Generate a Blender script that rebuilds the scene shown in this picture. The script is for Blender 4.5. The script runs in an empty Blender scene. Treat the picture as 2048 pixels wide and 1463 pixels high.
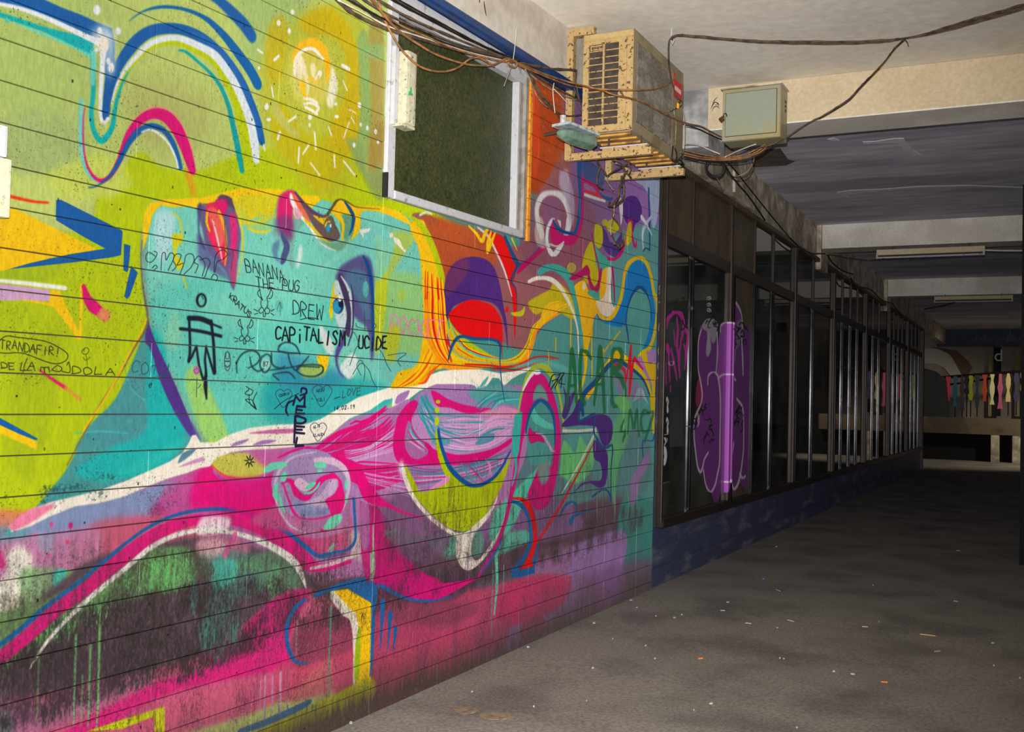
import bpy, bmesh, math, random
import numpy as np
from math import sin, cos, radians, sqrt, pi
from mathutils import Vector, Matrix

# ------------------------------------------------------------------ camera, world, light, exposure
SC = bpy.context.scene
COL = SC.collection
F, YAW, PIT, ROL, H = 2114., .46933, .030877, .024884, 1.6   # focal length in pixels of the 2048 x 1463 frame
def _axes():
    cy, sy, cp, sp = cos(YAW), sin(YAW), cos(PIT), sin(PIT)
    d = np.array([-sy*cp, cy*cp, sp]); r = np.array([cy, sy, 0.]); u = np.cross(r, d)
    c, s = cos(ROL), sin(ROL)
    return c*r+s*u, -s*r+c*u, d
AR, AU, AD = _axes()
CAM = np.array([0, 0, H])
cam = bpy.data.objects.new('camera', bpy.data.cameras.new('camera'))
COL.objects.link(cam)
cam.data.sensor_width = 36; cam.data.lens = F/2048*36; cam.data.clip_start = .05; cam.data.clip_end = 200
cam.matrix_world = Matrix(((AR[0], AU[0], -AD[0], 0), (AR[1], AU[1], -AD[1], 0), (AR[2], AU[2], -AD[2], H), (0, 0, 0, 1)))
SC.camera = cam
SC.view_settings.view_transform = 'Standard'; SC.view_settings.look = 'None'
SC.view_settings.exposure = 0.0; SC.view_settings.gamma = 1.0; SC.view_settings.use_curve_mapping = False
w = bpy.data.worlds.new('world'); SC.world = w; w.use_nodes = True
AMBIENT = .062
w.node_tree.nodes['Background'].inputs[0].default_value = (.80, .86, 1., 1)
w.node_tree.nodes['Background'].inputs[1].default_value = AMBIENT
# the photographer's flash: a zoomed flash head just above the lens
FL_POS = CAM + AU*.13 + AR*-.03
FL_POW = 3250.; FL_HALF = radians(40)
def ray(x, y): return AD + AR*((x-1024)/F) - AU*((y-731.5)/F)
_fd = ray(1000, 720); FL_DIR = _fd/np.linalg.norm(_fd)
ld = bpy.data.lights.new('camera_flash', 'SPOT'); ld.energy = FL_POW; ld.shadow_soft_size = .022
ld.spot_size = FL_HALF*2; ld.spot_blend = 1.0; ld.color = (1, .965, .91)
lo = bpy.data.objects.new('camera_flash', ld); COL.objects.link(lo)
lo.location = FL_POS; lo.rotation_euler = Vector(FL_DIR).to_track_quat('-Z', 'Y').to_euler()

# ------------------------------------------------------------------ places: from the photograph's rays to metres
def hit(x, y, p, n):
    v = ray(x, y); return CAM + v*(np.dot(np.array(p)-CAM, n)/np.dot(v, n))
def hx(x, y, X): return hit(x, y, (X, 0, 0), (1, 0, 0))
def hy(x, y, Y): return hit(x, y, (0, Y, 0), (0, 1, 0))
def hz(x, y, Z): return hit(x, y, (0, 0, Z), (0, 0, 1))
END = hz(1303, 1177, 0)                     # foot of the mural wall's far corner
XW = END[0]                                 # the corridor's left side runs on from here
_a = radians(1.9)
WD = np.array([sin(_a), cos(_a), 0]); WN = np.array([cos(_a), -sin(_a), 0])   # along the mural wall; out of it
def wall(x, y, off=0.):
    P = hit(x, y, END+WN*off, WN); return (P-END)@WD, P[2]
def wp(s, z, off=0.):                       # wall coordinates -> world
    return Vector(END+WD*s+WN*off+np.array([0, 0, z]))
def wpx(x, y, off=0.):
    s, z = wall(x, y, off); return wp(s, z, off)
ZC = 4.25                                   # ceiling
# ------------------------------------------------------------------ spray paint: rasterised in wall coordinates (metres along, metres up)
class Canvas:
    def __init__(s, u0, u1, z0, z1, ppm, to_uv, base):
        s.u0, s.z1, s.ppm, s.to_uv = u0, z1, ppm, to_uv
        s.W = int((u1-u0)*ppm); s.H = int((z1-z0)*ppm); s.u1 = u0+s.W/ppm; s.z0 = z1-s.H/ppm
        s.im = np.empty((s.H, s.W, 4), np.float32); s.im[:] = np.array(base, np.float32)/255
        s.o = (0., 0.); s.k = 1.
    def cr(s, ox, oy, k=5.115): s.o = (ox, oy); s.k = k
    def px(s, pts):
        p = np.array([float(t) for t in pts.replace(',', ' ').split()] if isinstance(pts, str) else pts, float).reshape(-1, 2)
        return p/s.k+np.array(s.o)
    def can(s, p):
        uv = s.to_uv(p); return np.stack([(uv[:, 0]-s.u0)*s.ppm, (s.z1-uv[:, 1])*s.ppm], 1)
    def put(s, m, x0, y0, col, a):
        h, w = m.shape; r = s.im[y0:y0+h, x0:x0+w]; m = (m*a)[..., None]
        r[..., :3] += (np.array(col, np.float32)/255-r[..., :3])*m; r[..., 3:] += (1-r[..., 3:])*m
def spline(p, closed=False, n=7, w=None):
    N = len(p)
    if N < 3: 
        t = np.linspace(0, 1, 6)[:, None]; q = p[0]*(1-t)+p[-1]*t
        return q, (None if w is None else w[0]*(1-t[:, 0])+w[-1]*t[:, 0])
    idx = range(N) if closed else range(N-1)
    t = np.linspace(0, 1, n, endpoint=False)[:, None]
    out, ow = [], []
    for i in idx:
        if closed: a, b, c, d = p[i-1], p[i], p[(i+1) % N], p[(i+2) % N]
        else: a, b, c, d = p[max(i-1, 0)], p[i], p[i+1], p[min(i+2, N-1)]
        out.append(.5*((2*b)+(c-a)*t+(2*a-5*b+4*c-d)*t**2+(3*b-a-3*c+d)*t**3))
        if w is not None: ow.append(w[i]*(1-t[:, 0])+w[i+1]*t[:, 0])
    if not closed:
        out.append(p[-1:])
        if w is not None: ow.append(np.array([w[-1]]))
    return np.concatenate(out), (None if w is None else np.concatenate(ow))
def fillmask(P, H, W, pad=0):
    x0 = max(int(P[:, 0].min())-2-pad, 0); x1 = min(int(P[:, 0].max())+3+pad, W)
    y0 = max(int(P[:, 1].min())-2-pad, 0); y1 = min(int(P[:, 1].max())+3+pad, H)
    if x1-x0 < 2 or y1-y0 < 2: return None
    S = 3; w, h = x1-x0, (y1-y0)*S
    X = P[:, 0]-x0; Y = (P[:, 1]-y0)*S
    D = np.zeros(h*(w+2), np.float64)
    rr, xx = [], []
    for i in range(len(P)):
        ax, ay, bx, by = X[i-1], Y[i-1], X[i], Y[i]
        if ay == by: continue
        if ay > by: ax, ay, bx, by = bx, by, ax, ay
        r0 = max(int(math.ceil(ay-.5)), 0); r1 = min(int(math.ceil(by-.5)), h)
        if r1 <= r0: continue
        r = np.arange(r0, r1); rr.append(r); xx.append(ax+(r+.5-ay)*(bx-ax)/(by-ay))
    if not rr: return None
    rr = np.concatenate(rr); xx = np.concatenate(xx)
    o = np.lexsort((xx, rr)); rr, xx = rr[o], np.clip(xx[o], 0, w)
    sg = np.where(np.arange(len(xx)) % 2 == 0, 1., -1.)
    i = xx.astype(int); f = xx-i
    np.add.at(D, rr*(w+2)+i, sg*(1-f)); np.add.at(D, rr*(w+2)+i+1, sg*f)
    m = np.cumsum(D.reshape(h, w+2), 1)[:, :w].reshape(y1-y0, S, w).mean(1)
    return np.clip(m, 0, 1).astype(np.float32), x0, y0
def boxblur(m, r):
    for ax in (0, 1):
        n = m.shape[ax]; k = max(int(r), 1)
        for _ in range(2):
            c = np.cumsum(m, ax, dtype=np.float32)
            z = np.zeros_like(np.take(c, [0], ax)); c = np.concatenate([z, c], ax)
            lo = np.clip(np.arange(n)-k, 0, n); hi = np.clip(np.arange(n)+k+1, 0, n)
            m = (np.take(c, hi, ax)-np.take(c, lo, ax))/(2*k+1)
    return m
def poly(c, pts, col, blur=0, a=1., sm=True):
    p = c.px(pts)
    if sm: p, _ = spline(p, True)
    P = c.can(p); pad = 0
    if blur:
        q = p.mean(0); e = c.can(np.array([q, q+[0, blur/c.k]])); r = abs(e[1]-e[0]).max()*.62; pad = int(r*2.2)+2
    m = fillmask(P, c.H, c.W, pad)
    if m is None: return
    M, x0, y0 = m
    if blur: M = boxblur(M, r)
    c.put(M, x0, y0, col, a)
_NZ = {}
def mottle(c, pts, col, fy=26, fx=5, thr=.45, sh=4., blur=20, a=.8, seed=1, mixn=.5):
    p, _ = spline(c.px(pts), True); P = c.can(p); q = p.mean(0); e = c.can(np.array([q, q+[0, blur/c.k]])); r = abs(e[1]-e[0]).max()*.62; m = fillmask(P, c.H, c.W, int(r*2.2)+2)
    if m is None: return
    M, x0, y0 = m; M = boxblur(M, r); k = (fy, fx, seed)
    if k not in _NZ:
        g = np.random.default_rng(seed); _NZ[k] = noise(c.H, c.W, fy*.7, fx*.6, g)*.30+noise(c.H, c.W, fy*.2, fx*.4, g)*.30+noise(c.H, c.W, fy*2.6, fx*7, g)*.40
    fy, fx = fy, fx; n = _NZ[k][y0:y0+M.shape[0], x0:x0+M.shape[1]]
    c.put(np.clip((n-(thr+(1-M)*.35))*sh, 0, 1)*np.clip(M*3, 0, 1), x0, y0, col, a)
def line(c, pts, w, col, blur=0, a=1., sm=True, noise=0):
    p = c.px(pts); w = [w]*len(p) if not isinstance(w, (list, tuple)) else list(w)
    if len(w) != len(p): w = list(np.interp(np.linspace(0, 1, len(p)), np.linspace(0, 1, len(w)), w))
    w = np.array(w, float)/c.k
    if sm: p, w = spline(p, False, 6, w)
    t = np.gradient(p, axis=0); t /= np.maximum(np.hypot(t[:, 0], t[:, 1]), 1e-6)[:, None]
    nrm = np.stack([-t[:, 1], t[:, 0]], 1)*(w/2)[:, None]
    P = c.can(p); A = c.can(p+nrm); B = c.can(p-nrm); R = np.hypot(*(A-B).T)/2
    pad = 2; br = 0
    if blur:
        q = p.mean(0); e = c.can(np.array([q, q+[0, blur/c.k]])); br = abs(e[1]-e[0]).max()*.62; pad = int(br*2.2)+2
    mr = R.max()+pad
    x0 = max(int(P[:, 0].min()-mr), 0); x1 = min(int(P[:, 0].max()+mr)+1, c.W)
    y0 = max(int(P[:, 1].min()-mr), 0); y1 = min(int(P[:, 1].max()+mr)+1, c.H)
    if x1-x0 < 2 or y1-y0 < 2: return
    M = np.zeros((y1-y0, x1-x0), np.float32)
    for i in range(len(P)-1):
        a0, b0, ra, rb = P[i], P[i+1], R[i], R[i+1]; r = max(ra, rb)+1.5
        i0 = max(int(min(a0[0], b0[0])-r), x0); i1 = min(int(max(a0[0], b0[0])+r)+2, x1)
        j0 = max(int(min(a0[1], b0[1])-r), y0); j1 = min(int(max(a0[1], b0[1])+r)+2, y1)
        if i1 <= i0 or j1 <= j0: continue
        gx = np.arange(i0, i1)[None, :]+.5-a0[0]; gy = np.arange(j0, j1)[:, None]+.5-a0[1]
        d = b0-a0; L = max(d@d, 1e-6); tt = np.clip((gx*d[0]+gy*d[1])/L, 0, 1)
        ds = np.hypot(gx-tt*d[0], gy-tt*d[1]); rad = ra+(rb-ra)*tt
        cov = np.clip(rad-ds+.5, 0, 1)*np.minimum(1, rad*2)
        v = M[j0-y0:j1-y0, i0-x0:i1-x0]; np.maximum(v, cov, out=v)
    if br: M = boxblur(M, br)
    c.put(M, x0, y0, col, a)
def dot(c, x, y, rx, ry, col, blur=0, a=1., rot=0):
    t = np.linspace(0, 2*pi, 18, endpoint=False); cs, sn = cos(rot), sin(rot)
    X, Y = rx*np.cos(t), ry*np.sin(t)
    poly(c, np.stack([x+X*cs-Y*sn, y+X*sn+Y*cs], 1), col, blur, a, False)
def hair(c, A, B, n, cols, w, seed=0, a=1., j=.03, blur=0):
    rnd = random.Random(seed); A, B = c.px(A), c.px(B); o, k = c.o, c.k; c.o, c.k = (0., 0.), 1.
    rs = lambda p, n: np.stack([np.interp(np.linspace(0, 1, n), np.linspace(0, 1, len(p)), p[:, k]) for k in (0, 1)], 1)
    m = max(len(A), len(B)); A, B = rs(A, m), rs(B, m)
    for i in range(n):
        t = (i+rnd.uniform(-.4, .4))/max(n-1, 1); p = A*(1-t)+B*t; sc = np.abs(A-B).max()
        p = p+np.array([[rnd.gauss(0, 1), rnd.gauss(0, 1)] for _ in p])*sc*j
        L = len(p)
        if rnd.random() < .5 and L > 3: p = p[rnd.choice((0, 1)):L-rnd.choice((0, 1))]
        ww = w/k*rnd.uniform(.6, 1.5); line(c, p, [ww*.3, ww, ww, ww*.25], rnd.choice(cols), blur, a)
    c.o, c.k = o, k
FONT = {'A': '0 0 .45 1 1 0;.2 .4 .8 .42', 'B': '0 0 0 1 .7 .9 .75 .6 .1 .5 .9 .45 .9 .1 0 0', 'C': '.9 .85 .5 1 .1 .7 .1 .25 .5 0 .95 .15',
 'D': '.1 0 .1 1 .8 .8 .95 .4 .6 .05 0 0', 'E': '.9 1 .1 1 .1 0 .95 0;.1 .5 .75 .52', 'F': '.9 1 .1 1 .1 0;.1 .5 .75 .52', 'G': '.9 .85 .5 1 .1 .6 .2 .1 .7 0 .9 .4 .5 .45',
 'H': '.1 0 .1 1;.9 0 .9 1;.1 .5 .9 .5', 'I': '.5 0 .5 1', 'i': '.5 0 .5 .6;.5 .9 .5 .96', 'J': '.8 1 .8 .2 .4 0 .1 .2', 'K': '.1 0 .1 1;.9 1 .15 .5 .9 0', 'L': '.1 1 .1 0 .9 .05',
 'M': '0 0 .15 1 .5 .35 .85 1 1 0', 'N': '.05 0 .1 1 .85 0 .95 1', 'O': '.5 1 .1 .7 .1 .25 .5 0 .9 .3 .9 .75 .5 1', 'P': '.1 0 .1 1 .8 .9 .8 .55 .1 .45',
 'R': '.1 0 .1 1 .8 .9 .75 .55 .15 .5 .9 0', 'S': '.9 .85 .5 1 .15 .75 .8 .3 .5 0 .1 .15', 'T': '0 1 1 .97;.5 1 .45 0', 'U': '.1 1 .1 .2 .5 0 .9 .25 .9 1',
 'V': '0 1 .45 0 1 1', 'W': '0 1 .25 0 .5 .7 .75 0 1 1', 'Z': '.05 1 .95 1 .05 0 1 .05', 'X': '0 0 1 1;0 1 1 0', 'Y': '0 1 .5 .5 1 1;.5 .5 .5 0', '!': '.5 .3 .6 1;.45 0 .5 .05', '1': '.3 .8 .55 1 .55 0', '9': '.8 .7 .5 .5 .2 .75 .5 1 .8 .8 .7 0',
 '2': '.1 .8 .5 1 .85 .7 .1 0 .9 0', '0': '.5 1 .1 .6 .3 0 .8 .2 .85 .8 .5 1', '4': '.7 0 .7 1 .1 .3 .95 .3', '7': '.1 1 .9 1 .4 0', '8': '.5 .5 .15 .8 .5 1 .8 .8 .5 .5 .1 .25 .5 0 .9 .25 .5 .5', '.': '.4 0 .5 .04', '+': '.1 .5 .9 .5;.5 .1 .5 .9', '-': '.1 .5 .9 .5', 'n': '.05 0 .1 .7 .5 .8 .6 0', 'm': '0 0 .1 .8 .35 .7 .4 0 .45 .7 .8 .8 .95 0', ' ': ''}
def text(c, s, x, y, rx, ry, ux, uy, w, col, gap=1.25, a=1., blur=0, seed=1):
    rnd = random.Random(seed)
    for i, ch in enumerate(s):
        ox, oy = x+rx*gap*i, y+ry*gap*i; jy = rnd.uniform(-.08, .08)
        for st in FONT.get(ch, '').split(';'):
            v = [float(t) for t in st.split()]
            if len(v) < 4: continue
            q = []
            for k in range(0, len(v), 2):
                fx, fy = v[k]+rnd.uniform(-.08, .08), v[k+1]+jy*1.6+rnd.uniform(-.07, .07); q += [ox+rx*fx+ux*fy, oy+ry*fx+uy*fy]
            line(c, q, w, col, blur, a, sm=(ch in 'BCDGOPRSU0289'))
def noise(H, W, fy, fx, rng):
    h, w = max(int(H/fy), 2)+2, max(int(W/fx), 2)+2; g = rng.random((h, w)).astype(np.float32)
    yi = np.linspace(0, h-1.001, H); xi = np.linspace(0, w-1.001, W); y0 = yi.astype(int); x0 = xi.astype(int)
    fy_, fx_ = (yi-y0)[:, None].astype(np.float32), (xi-x0)[None, :].astype(np.float32)
    fy_ = fy_*fy_*(3-2*fy_); fx_ = fx_*fx_*(3-2*fx_)
    r = g[y0]*(1-fy_)+g[y0+1]*fy_
    return r[:, x0]*(1-fx_)+r[:, x0+1]*fx_
# ------------------------------------------------------------------ the mural (traced by eye, laid on the wall plane in metres)
def _wuv(p):
    v = AD[None]+AR[None]*((p[:, 0]-1024)/F)[:, None]-AU[None]*((p[:, 1]-731.5)/F)[:, None]
    t = ((END-CAM)@WN)/(v@WN); q = CAM+v*t[:, None]
    return np.stack([(q-END)@WD, q[:, 2]], 1)
def paint_mural():
    c = Canvas(-6.75, .08, -.16, 4.26, 520, _wuv, (190, 206, 112, 255))
    P = lambda *a, **k: poly(c, *a, **k)
    L = lambda *a, **k: line(c, *a, **k)
    D = lambda *a, **k: dot(c, *a, **k)
    BL, WH, CRM, T, K, M, Y, LM, V, RD = (14, 94, 172), (238, 241, 246), (250, 241, 226), (104, 206, 190), (2, 180, 182), (229, 0, 122), (254, 204, 0), (190, 207, 0), (74, 44, 128), (228, 6, 6)
    PK, LI, GT, DB, OL = (205, 108, 150), (196, 150, 200), (70, 150, 145), (20, 62, 122), (150, 165, 60)
    # -- big ground colours
    c.cr(0, 0, 1)
    P('740 1060 1340 930 1340 1330 740 1520', (150, 60, 96), 6); P('820 420 1340 400 1340 800 800 800', (70, 146, 140), 6); P('960 960 1340 900 1340 1120 960 1180', (92, 78, 98), 8)
    rng = np.random.default_rng(3)
    P('-60 -60 140 -60 260 80 160 220 -60 200', (172, 196, 110), 50, .7); P('20 230 150 240 160 330 60 380 -30 350', (150, 175, 120), 30, .5)
    P('250 180 330 160 420 200 400 290 300 300', (180, 185, 105), 25, .8); P('480 -20 620 -20 560 120 500 130', (160, 190, 115), 22, .7)
    P('-40 330 110 355 190 395 90 440 -40 430', (205, 220, 115), 18, .8, sm=False)
    P('-60 548 40 520 90 470 180 460 196 392 235 388 252 330 285 305 325 335 400 340 470 312 560 290 640 268 700 300 760 385 880 430 930 520 640 720 330 1000 110 1075 30 1050 -60 1050', (186, 205, 0), 7)
    P('-60 430 30 440 150 500 100 560 20 600 -60 600', (172, 194, 20), 12, .9); P('60 690 120 660 110 800 60 960 10 900 20 760', (160, 178, 10), 16, .5)
    P('80 350 150 320 200 300 250 330 270 370 220 400 120 395', (206, 220, 90), 10, .8, sm=False)
    # glow round the bulb
    P('560 60 640 10 720 30 750 120 755 250 720 340 660 400 560 330 525 240 520 130', (186, 186, 40), 20, .75)
    P('600 40 660 15 700 60 725 150 722 250 690 320 645 330 665 240 690 190 690 110 660 70 620 70', (205, 180, 5), 10, .95)
    P('560 200 600 260 640 290 680 290 690 330 640 380 590 330 545 270', (196, 182, 8), 10, .9)
    P('535 60 565 30 575 80 560 160 535 150', (198, 178, 20), 10, .8); P('715 80 735 70 742 200 735 330 715 320 720 200', (140, 178, 110), 6, .8)
    P('738 60 766 60 764 360 735 340 742 200', (168, 150, 70), 7, .8); P('745 260 768 250 768 380 742 340', (170, 138, 60), 6, .7)
    P('735 340 768 330 768 395 745 390 700 300 690 280 720 280', (140, 165, 95), 8, .8); P('730 90 764 90 764 120 730 110', (145, 190, 120), 5, .7)
    # -- top left ribbons
    c.cr(0, 0)
    P('-40 -40 380 -40 640 80 830 150 1000 230 1150 290 1172 450 1160 790 1100 900 1060 640 1000 400 900 360 700 270 450 160 200 80 -40 25', BL, 1, sm=False)
    P('-20 120 200 190 430 270 620 320 830 370 960 440 930 580 850 530 640 420 430 320 250 260 -20 170', K, 3, sm=False)
    P('100 215 400 320 640 420 860 520 940 560 900 585 820 530 560 410 360 335', (110, 216, 196), 3, sm=False); D(72, 205, 26, 30, (90, 205, 185), 4)
    L('60 -20 150 40 300 110 600 215', 3, (80, 170, 190), 0, .8)
    P('1060 560 1085 700 1045 1110 1070 1235 1120 1180 1140 1050 1180 900 1240 760 1160 790 1170 600', BL, 1)
    c.cr(0, 0, 1)
    L('184 100 187 176 183 225 186 254 194 273 204 281 216 270 226 250 231 215 238 186 247 160 262 132', [8, 9, 9, 9, 10, 13, 11, 9, 8, 6, 5, 3], K, .6)
    L('185 105 187 130 185 165', 10, (110, 216, 196), 2)
    L('163 200 162 240 162 290 168 328 180 352 194 364', [7, 9, 9, 8, 6, 3], (120, 214, 200), 1)
    L('227 158 238 130 256 102 277 79 301 63 330 57 363 59 398 73 430 98 458 132 481 170 500 212 514 250 524 282', [6, 18, 22, 24, 24, 22, 20, 20, 20, 22, 24, 22, 20, 12], BL, 2.5)
    L('380 62 420 84 458 128 484 170 506 225 520 270', [4, 12, 16, 14, 12, 10], (40, 110, 185), 7, .6)
    P('227 160 215 200 222 175 232 140 240 130 236 165', BL, 1)
    L('222 212 234 176 248 147 270 120 297 95 328 83 360 84 400 103 429 122 452 155 470 192 482 232 491 276 498 330', [3, 7, 8, 11, 14, 16, 16, 14, 17, 18, 20, 20, 21, 22], LM, .5)
    L('0 8 40 17 90 35 140 58 180 77 208 88', [7, 8, 9, 10, 11, 16], WH, .5); L('207 80 204 140 201 215 203 238 209 245 217 237', [14, 9, 7, 6, 6, 5], WH, .5)
    L('224 208 232 176 246 146 270 116 299 89 328 78 358 77 400 93 430 111 455 143 472 172 488 209 502 248 509 285 513 318', [3, 5, 6, 9, 11, 12, 11, 13, 15, 15, 15, 15, 16, 17, 13], (225, 235, 242), .6)
    L('357 101 372 104 400 127 421 147 440 172 456 209 467 254 475 290 480 318 484 340', [3, 5, 5, 6, 7, 8, 10, 11, 11, 9], (0, 165, 165), .6)
    L('258 42 284 24 313 15 342 14 371 19 400 30 424 46 453 76 478 109 500 140 514 166', [1, 3, 6, 6, 6, 7, 10, 14, 17, 18, 18], (0, 98, 170), .7)
    L('400 -20 432 -3 461 22 486 47 503 70', [14, 16, 19, 20, 20], BL, 3)
    D(207, 75, 24, 24, WH, 16, .85); D(220, 120, 12, 36, WH, 12, .6); D(206, 90, 11, 16, (250, 240, 225), 3)
    for x, y, a, b in ((194, 20, 7, 10), (237, 62, 5.5, 7.5), (200, 61, 5, 7), (193, 100, 4, 4), (222, 135, 6, 10), (216, 122, 4, 7), (216, 238, 4, 4)): D(x, y, a, b, WH, 1.2)
    L('249 294 262 262 285 236 308 224 332 230 353 252 369 285 379 315 385 342', [9, 13, 18, 21, 24, 24, 22, 19, 15], (240, 150, 130), 5, .8)
    L('377 345 380 360 388 385', [16, 14, 12], (225, 160, 30), 3, .8)
    L('170 215 167 240 167 285 171 318 179 340 191 356 205 361 222 350 238 322 249 290 262 262 285 237 308 227 332 233 352 254 368 287 378 317 385 340', [1.5, 2, 2.5, 3, 4, 6, 8, 8, 10, 11, 13, 17, 20, 22, 23, 21, 18, 13], M, .4)
    L('178 375 193 372 214 358 230 338 244 312 259 284 276 264 294 254 310 253 328 261 343 280 354 308 361 334', [3, 3, 5, 7, 9, 11, 13, 13, 12, 10, 10, 10, 9], (20, 96, 170), .4)
    L('284 264 301 259 320 269 336 285 346 302 353 320 356 336', 4, WH, .3)
    L('7 389 40 397 70 403 97 405', [7, 6, 5, 4], (244, 45, 0), .6)
    P('-20 405 20 412 192 497 185 503 108 514 10 540 -20 545', Y, 0, sm=False)
    P('113 400 122 399 243 460 245 464 242 510 225 514 150 524 18 538 60 526 140 508 211 497 165 472 112 440', BL, 0, sm=False)
    P('248 487 261 491 257 540 254 544 247 540', BL, 0, sm=False); P('263 531 276 545 260 592 254 598 249 592 257 556', BL, 0, sm=False)
    P('-10 566 100 579 100 602 -10 600', (216, 172, 210), 0, sm=False); L('-10 560 60 567 131 576', [7, 9, 9], (250, 250, 246), .8)
    P('28 596 98 605 102 580 120 581 128 605 158 662 161 565 166 566 163 680 154 676 135 650 106 613', Y, 0, sm=False)
    P('164 570 170 568 180 590 206 616 195 632 178 622 167 602', M, .5, sm=False); P('203 615 220 626 212 644 194 632', (236, 130, 100), 3, .9)
    L('78 738 100 755 131 775', [2, 5, 7], (233, 10, 120), .5); L('131 775 160 798', [7, 8], (226, 150, 60), 3, .8)
    P('-10 840 74 884 72 898 -10 862', Y, 1, sm=False); P('-10 830 76 877 72 880 40 868 -10 845', (10, 95, 175), 0, sm=False)
    # -- bulb
    D(624, 150, 44, 62, (238, 228, 160), 16, .5)
    L('596 150 590 118 605 92 625 85 645 100 655 130 655 160', [8, 12, 16, 18, 16, 12, 6], (250, 190, 20), 3)
    P('594 100 620 92 648 118 652 160 640 205 614 205 596 170 590 130', (205, 190, 60), 6, .6)
    L('660 205 668 170 666 140', [14, 16, 6], (245, 240, 225), 5, .85); L('590 148 592 120 605 102 620 97 632 102 646 118', [5, 6, 6, 7, 6, 4], (250, 240, 225), 1.5)
    P('590 118 604 112 606 150 600 160 590 145', (240, 230, 205), 4, .8)
    L('603 122 612 150 616 170 614 190', [14, 8, 5, 3], (246, 232, 205), 3, .8); L('627 135 628 150 632 165', [12, 8, 4], (246, 232, 200), 3, .8); L('641 146 634 158', [8, 6], WH, .8)
    L('604 170 608 190', [9, 6], (250, 195, 20), 1.5); L('615 160 626 156 632 165 638 152', 3, (250, 190, 30), 1)
    for q in ('608 197 622 199 634 206', '608 208 622 206 636 214 634 222', '610 214 622 220 634 228'): L(q, 5, (250, 238, 222), 1)
    D(620, 234, 4, 6, WH, 2); D(619, 250, 2.6, 4, WH, 1)
    P('550 200 575 240 600 268 590 276 560 250 545 225', (190, 195, 120), 5, .7)
    for x, y, a, b in ((557, 46, 4, 6), (585, 24, 4, 5), (578, 62, 3.5, 5.5), (518, 136, 2.5, 3.5), (533, 213, 4.5, 6.5), (537, 239, 5, 3.5), (719, 210, 4, 6), (671, 208, 3.5, 3), (673, 233, 4.5, 3.5), (721, 249, 2.5, 4.5), (734, 256, 2.8, 4.8), (751, 263, 3, 5.5), (708, 290, 3, 5), (756, 284, 2.5, 4)): D(x, y, a, b, WH, .8)
    for q, ww in (('516 99 526 106', 3), ('549 120 558 112', 5), ('685 131 698 138', 6), ('543 174 546 194', 2.5), ('577 243 592 232', 4), ('687 162 695 181', 2), ('696 218 711 226', 2), ('702 234 709 247', 2), ('698 245 687 276', 2.2), ('657 254 663 271', 2.5), ('560 264 556 278', 4), ('629 264 632 298', 3), ('528 290 530 300', 3), ('599 295 597 325', 3.2), ('619 288 606 308', 3), ('669 311 670 334', 3), ('622 326 640 350', 2.6), ('688 322 709 349', 3)): L(q, ww, WH, .5)
    # -- the face lying back
    c.cr(0, 0, 1)
    P('300 408 330 400 400 401 470 388 560 390 640 398 700 416 760 424 828 450 880 500 905 560 890 640 870 720 800 790 700 850 420 880 380 860 330 740 288 570 282 480', (118, 208, 190), 1.5)
    P('283 470 300 420 325 410 300 480 296 580 340 720 420 890 400 892 360 830 318 720 286 590', (120, 168, 150), 5, .85)
    P('296 415 335 420 360 470 350 520 320 560 300 520', (130, 218, 205), 8, .9); P('312 430 340 422 350 450 330 520 312 500', (190, 226, 232), 9, .8)
    P('300 620 360 560 460 560 600 600 700 620 640 760 520 860 420 870 350 760', (96, 206, 190), 14, .9)
    P('560 740 660 750 740 760 800 790 700 840 560 850 520 800', (30, 168, 172), 20, .9); P('400 600 520 560 620 570 560 640 440 650', (132, 220, 200), 20, .6)
    P('560 700 640 730 700 750 640 780 560 770', (45, 135, 175), 16, .7)
    P('370 760 400 740 460 880 440 900 400 860', (170, 215, 100), 8, .85); P('366 660 350 700 330 680 345 620', (150, 215, 170), 8, .6)
    # forehead to the right : aqua with yellow patches
    P('770 430 840 450 880 520 890 600 850 740 790 790 750 700 760 560', (110, 192, 180), 8, .9)
    P('775 470 830 470 800 520 770 560', (176, 190, 60), 9, .8); P('762 560 850 560 850 700 790 700 764 690', (160, 196, 80), 10, .6)
    P('780 650 800 660 790 720 768 710', (190, 190, 20), 7, .8); D(803, 590, 9, 12, (165, 190, 70), 4, .8)
    P('748 700 762 690 775 560 762 480 752 470 750 560 745 640', (196, 200, 20), 5, .85)
    # yellow rim of the profile
    P('285 462 288 430 300 405 330 398 400 396 440 386 480 376 560 378 600 390 640 392 640 402 590 440 560 440 520 425 490 450 440 430 380 412 345 415 322 410 306 428 296 470 286 500', (250, 205, 8), 1.2, sm=False)
    P('478 392 560 390 556 420 530 438 500 430 480 410', (210, 205, 30), 5, .8); L('474 405 482 430 500 446 530 440 548 425', [8, 9, 8, 7, 4], (250, 206, 10), 2)
    P('470 402 476 430 490 452 520 462 542 452 556 410 540 428 510 440 488 420', (170, 205, 90), 3, .6); L('495 455 510 462 530 464 543 458', [3, 5, 5, 2], (230, 205, 30), 1)
    # nose
    P('545 470 552 410 562 388 580 380 596 388 610 415 614 440 590 470 585 540 560 480', (120, 165, 160), 5, .7)
    P('557 400 568 385 582 380 594 388 606 412 600 430 586 415 584 450 578 470 556 450', (222, 20, 110), 5, .95); P('552 440 570 430 586 440 584 480 560 470', (120, 60, 120), 9, .8)
    P('580 384 600 398 622 440 612 440 596 420 588 400', (240, 110, 70), 2, .9); L('590 384 602 400 614 416 632 428 650 432 660 420 672 402 680 400', [3, 6, 10, 8, 5, 4, 3, 2], (92, 62, 100), .8)
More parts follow.
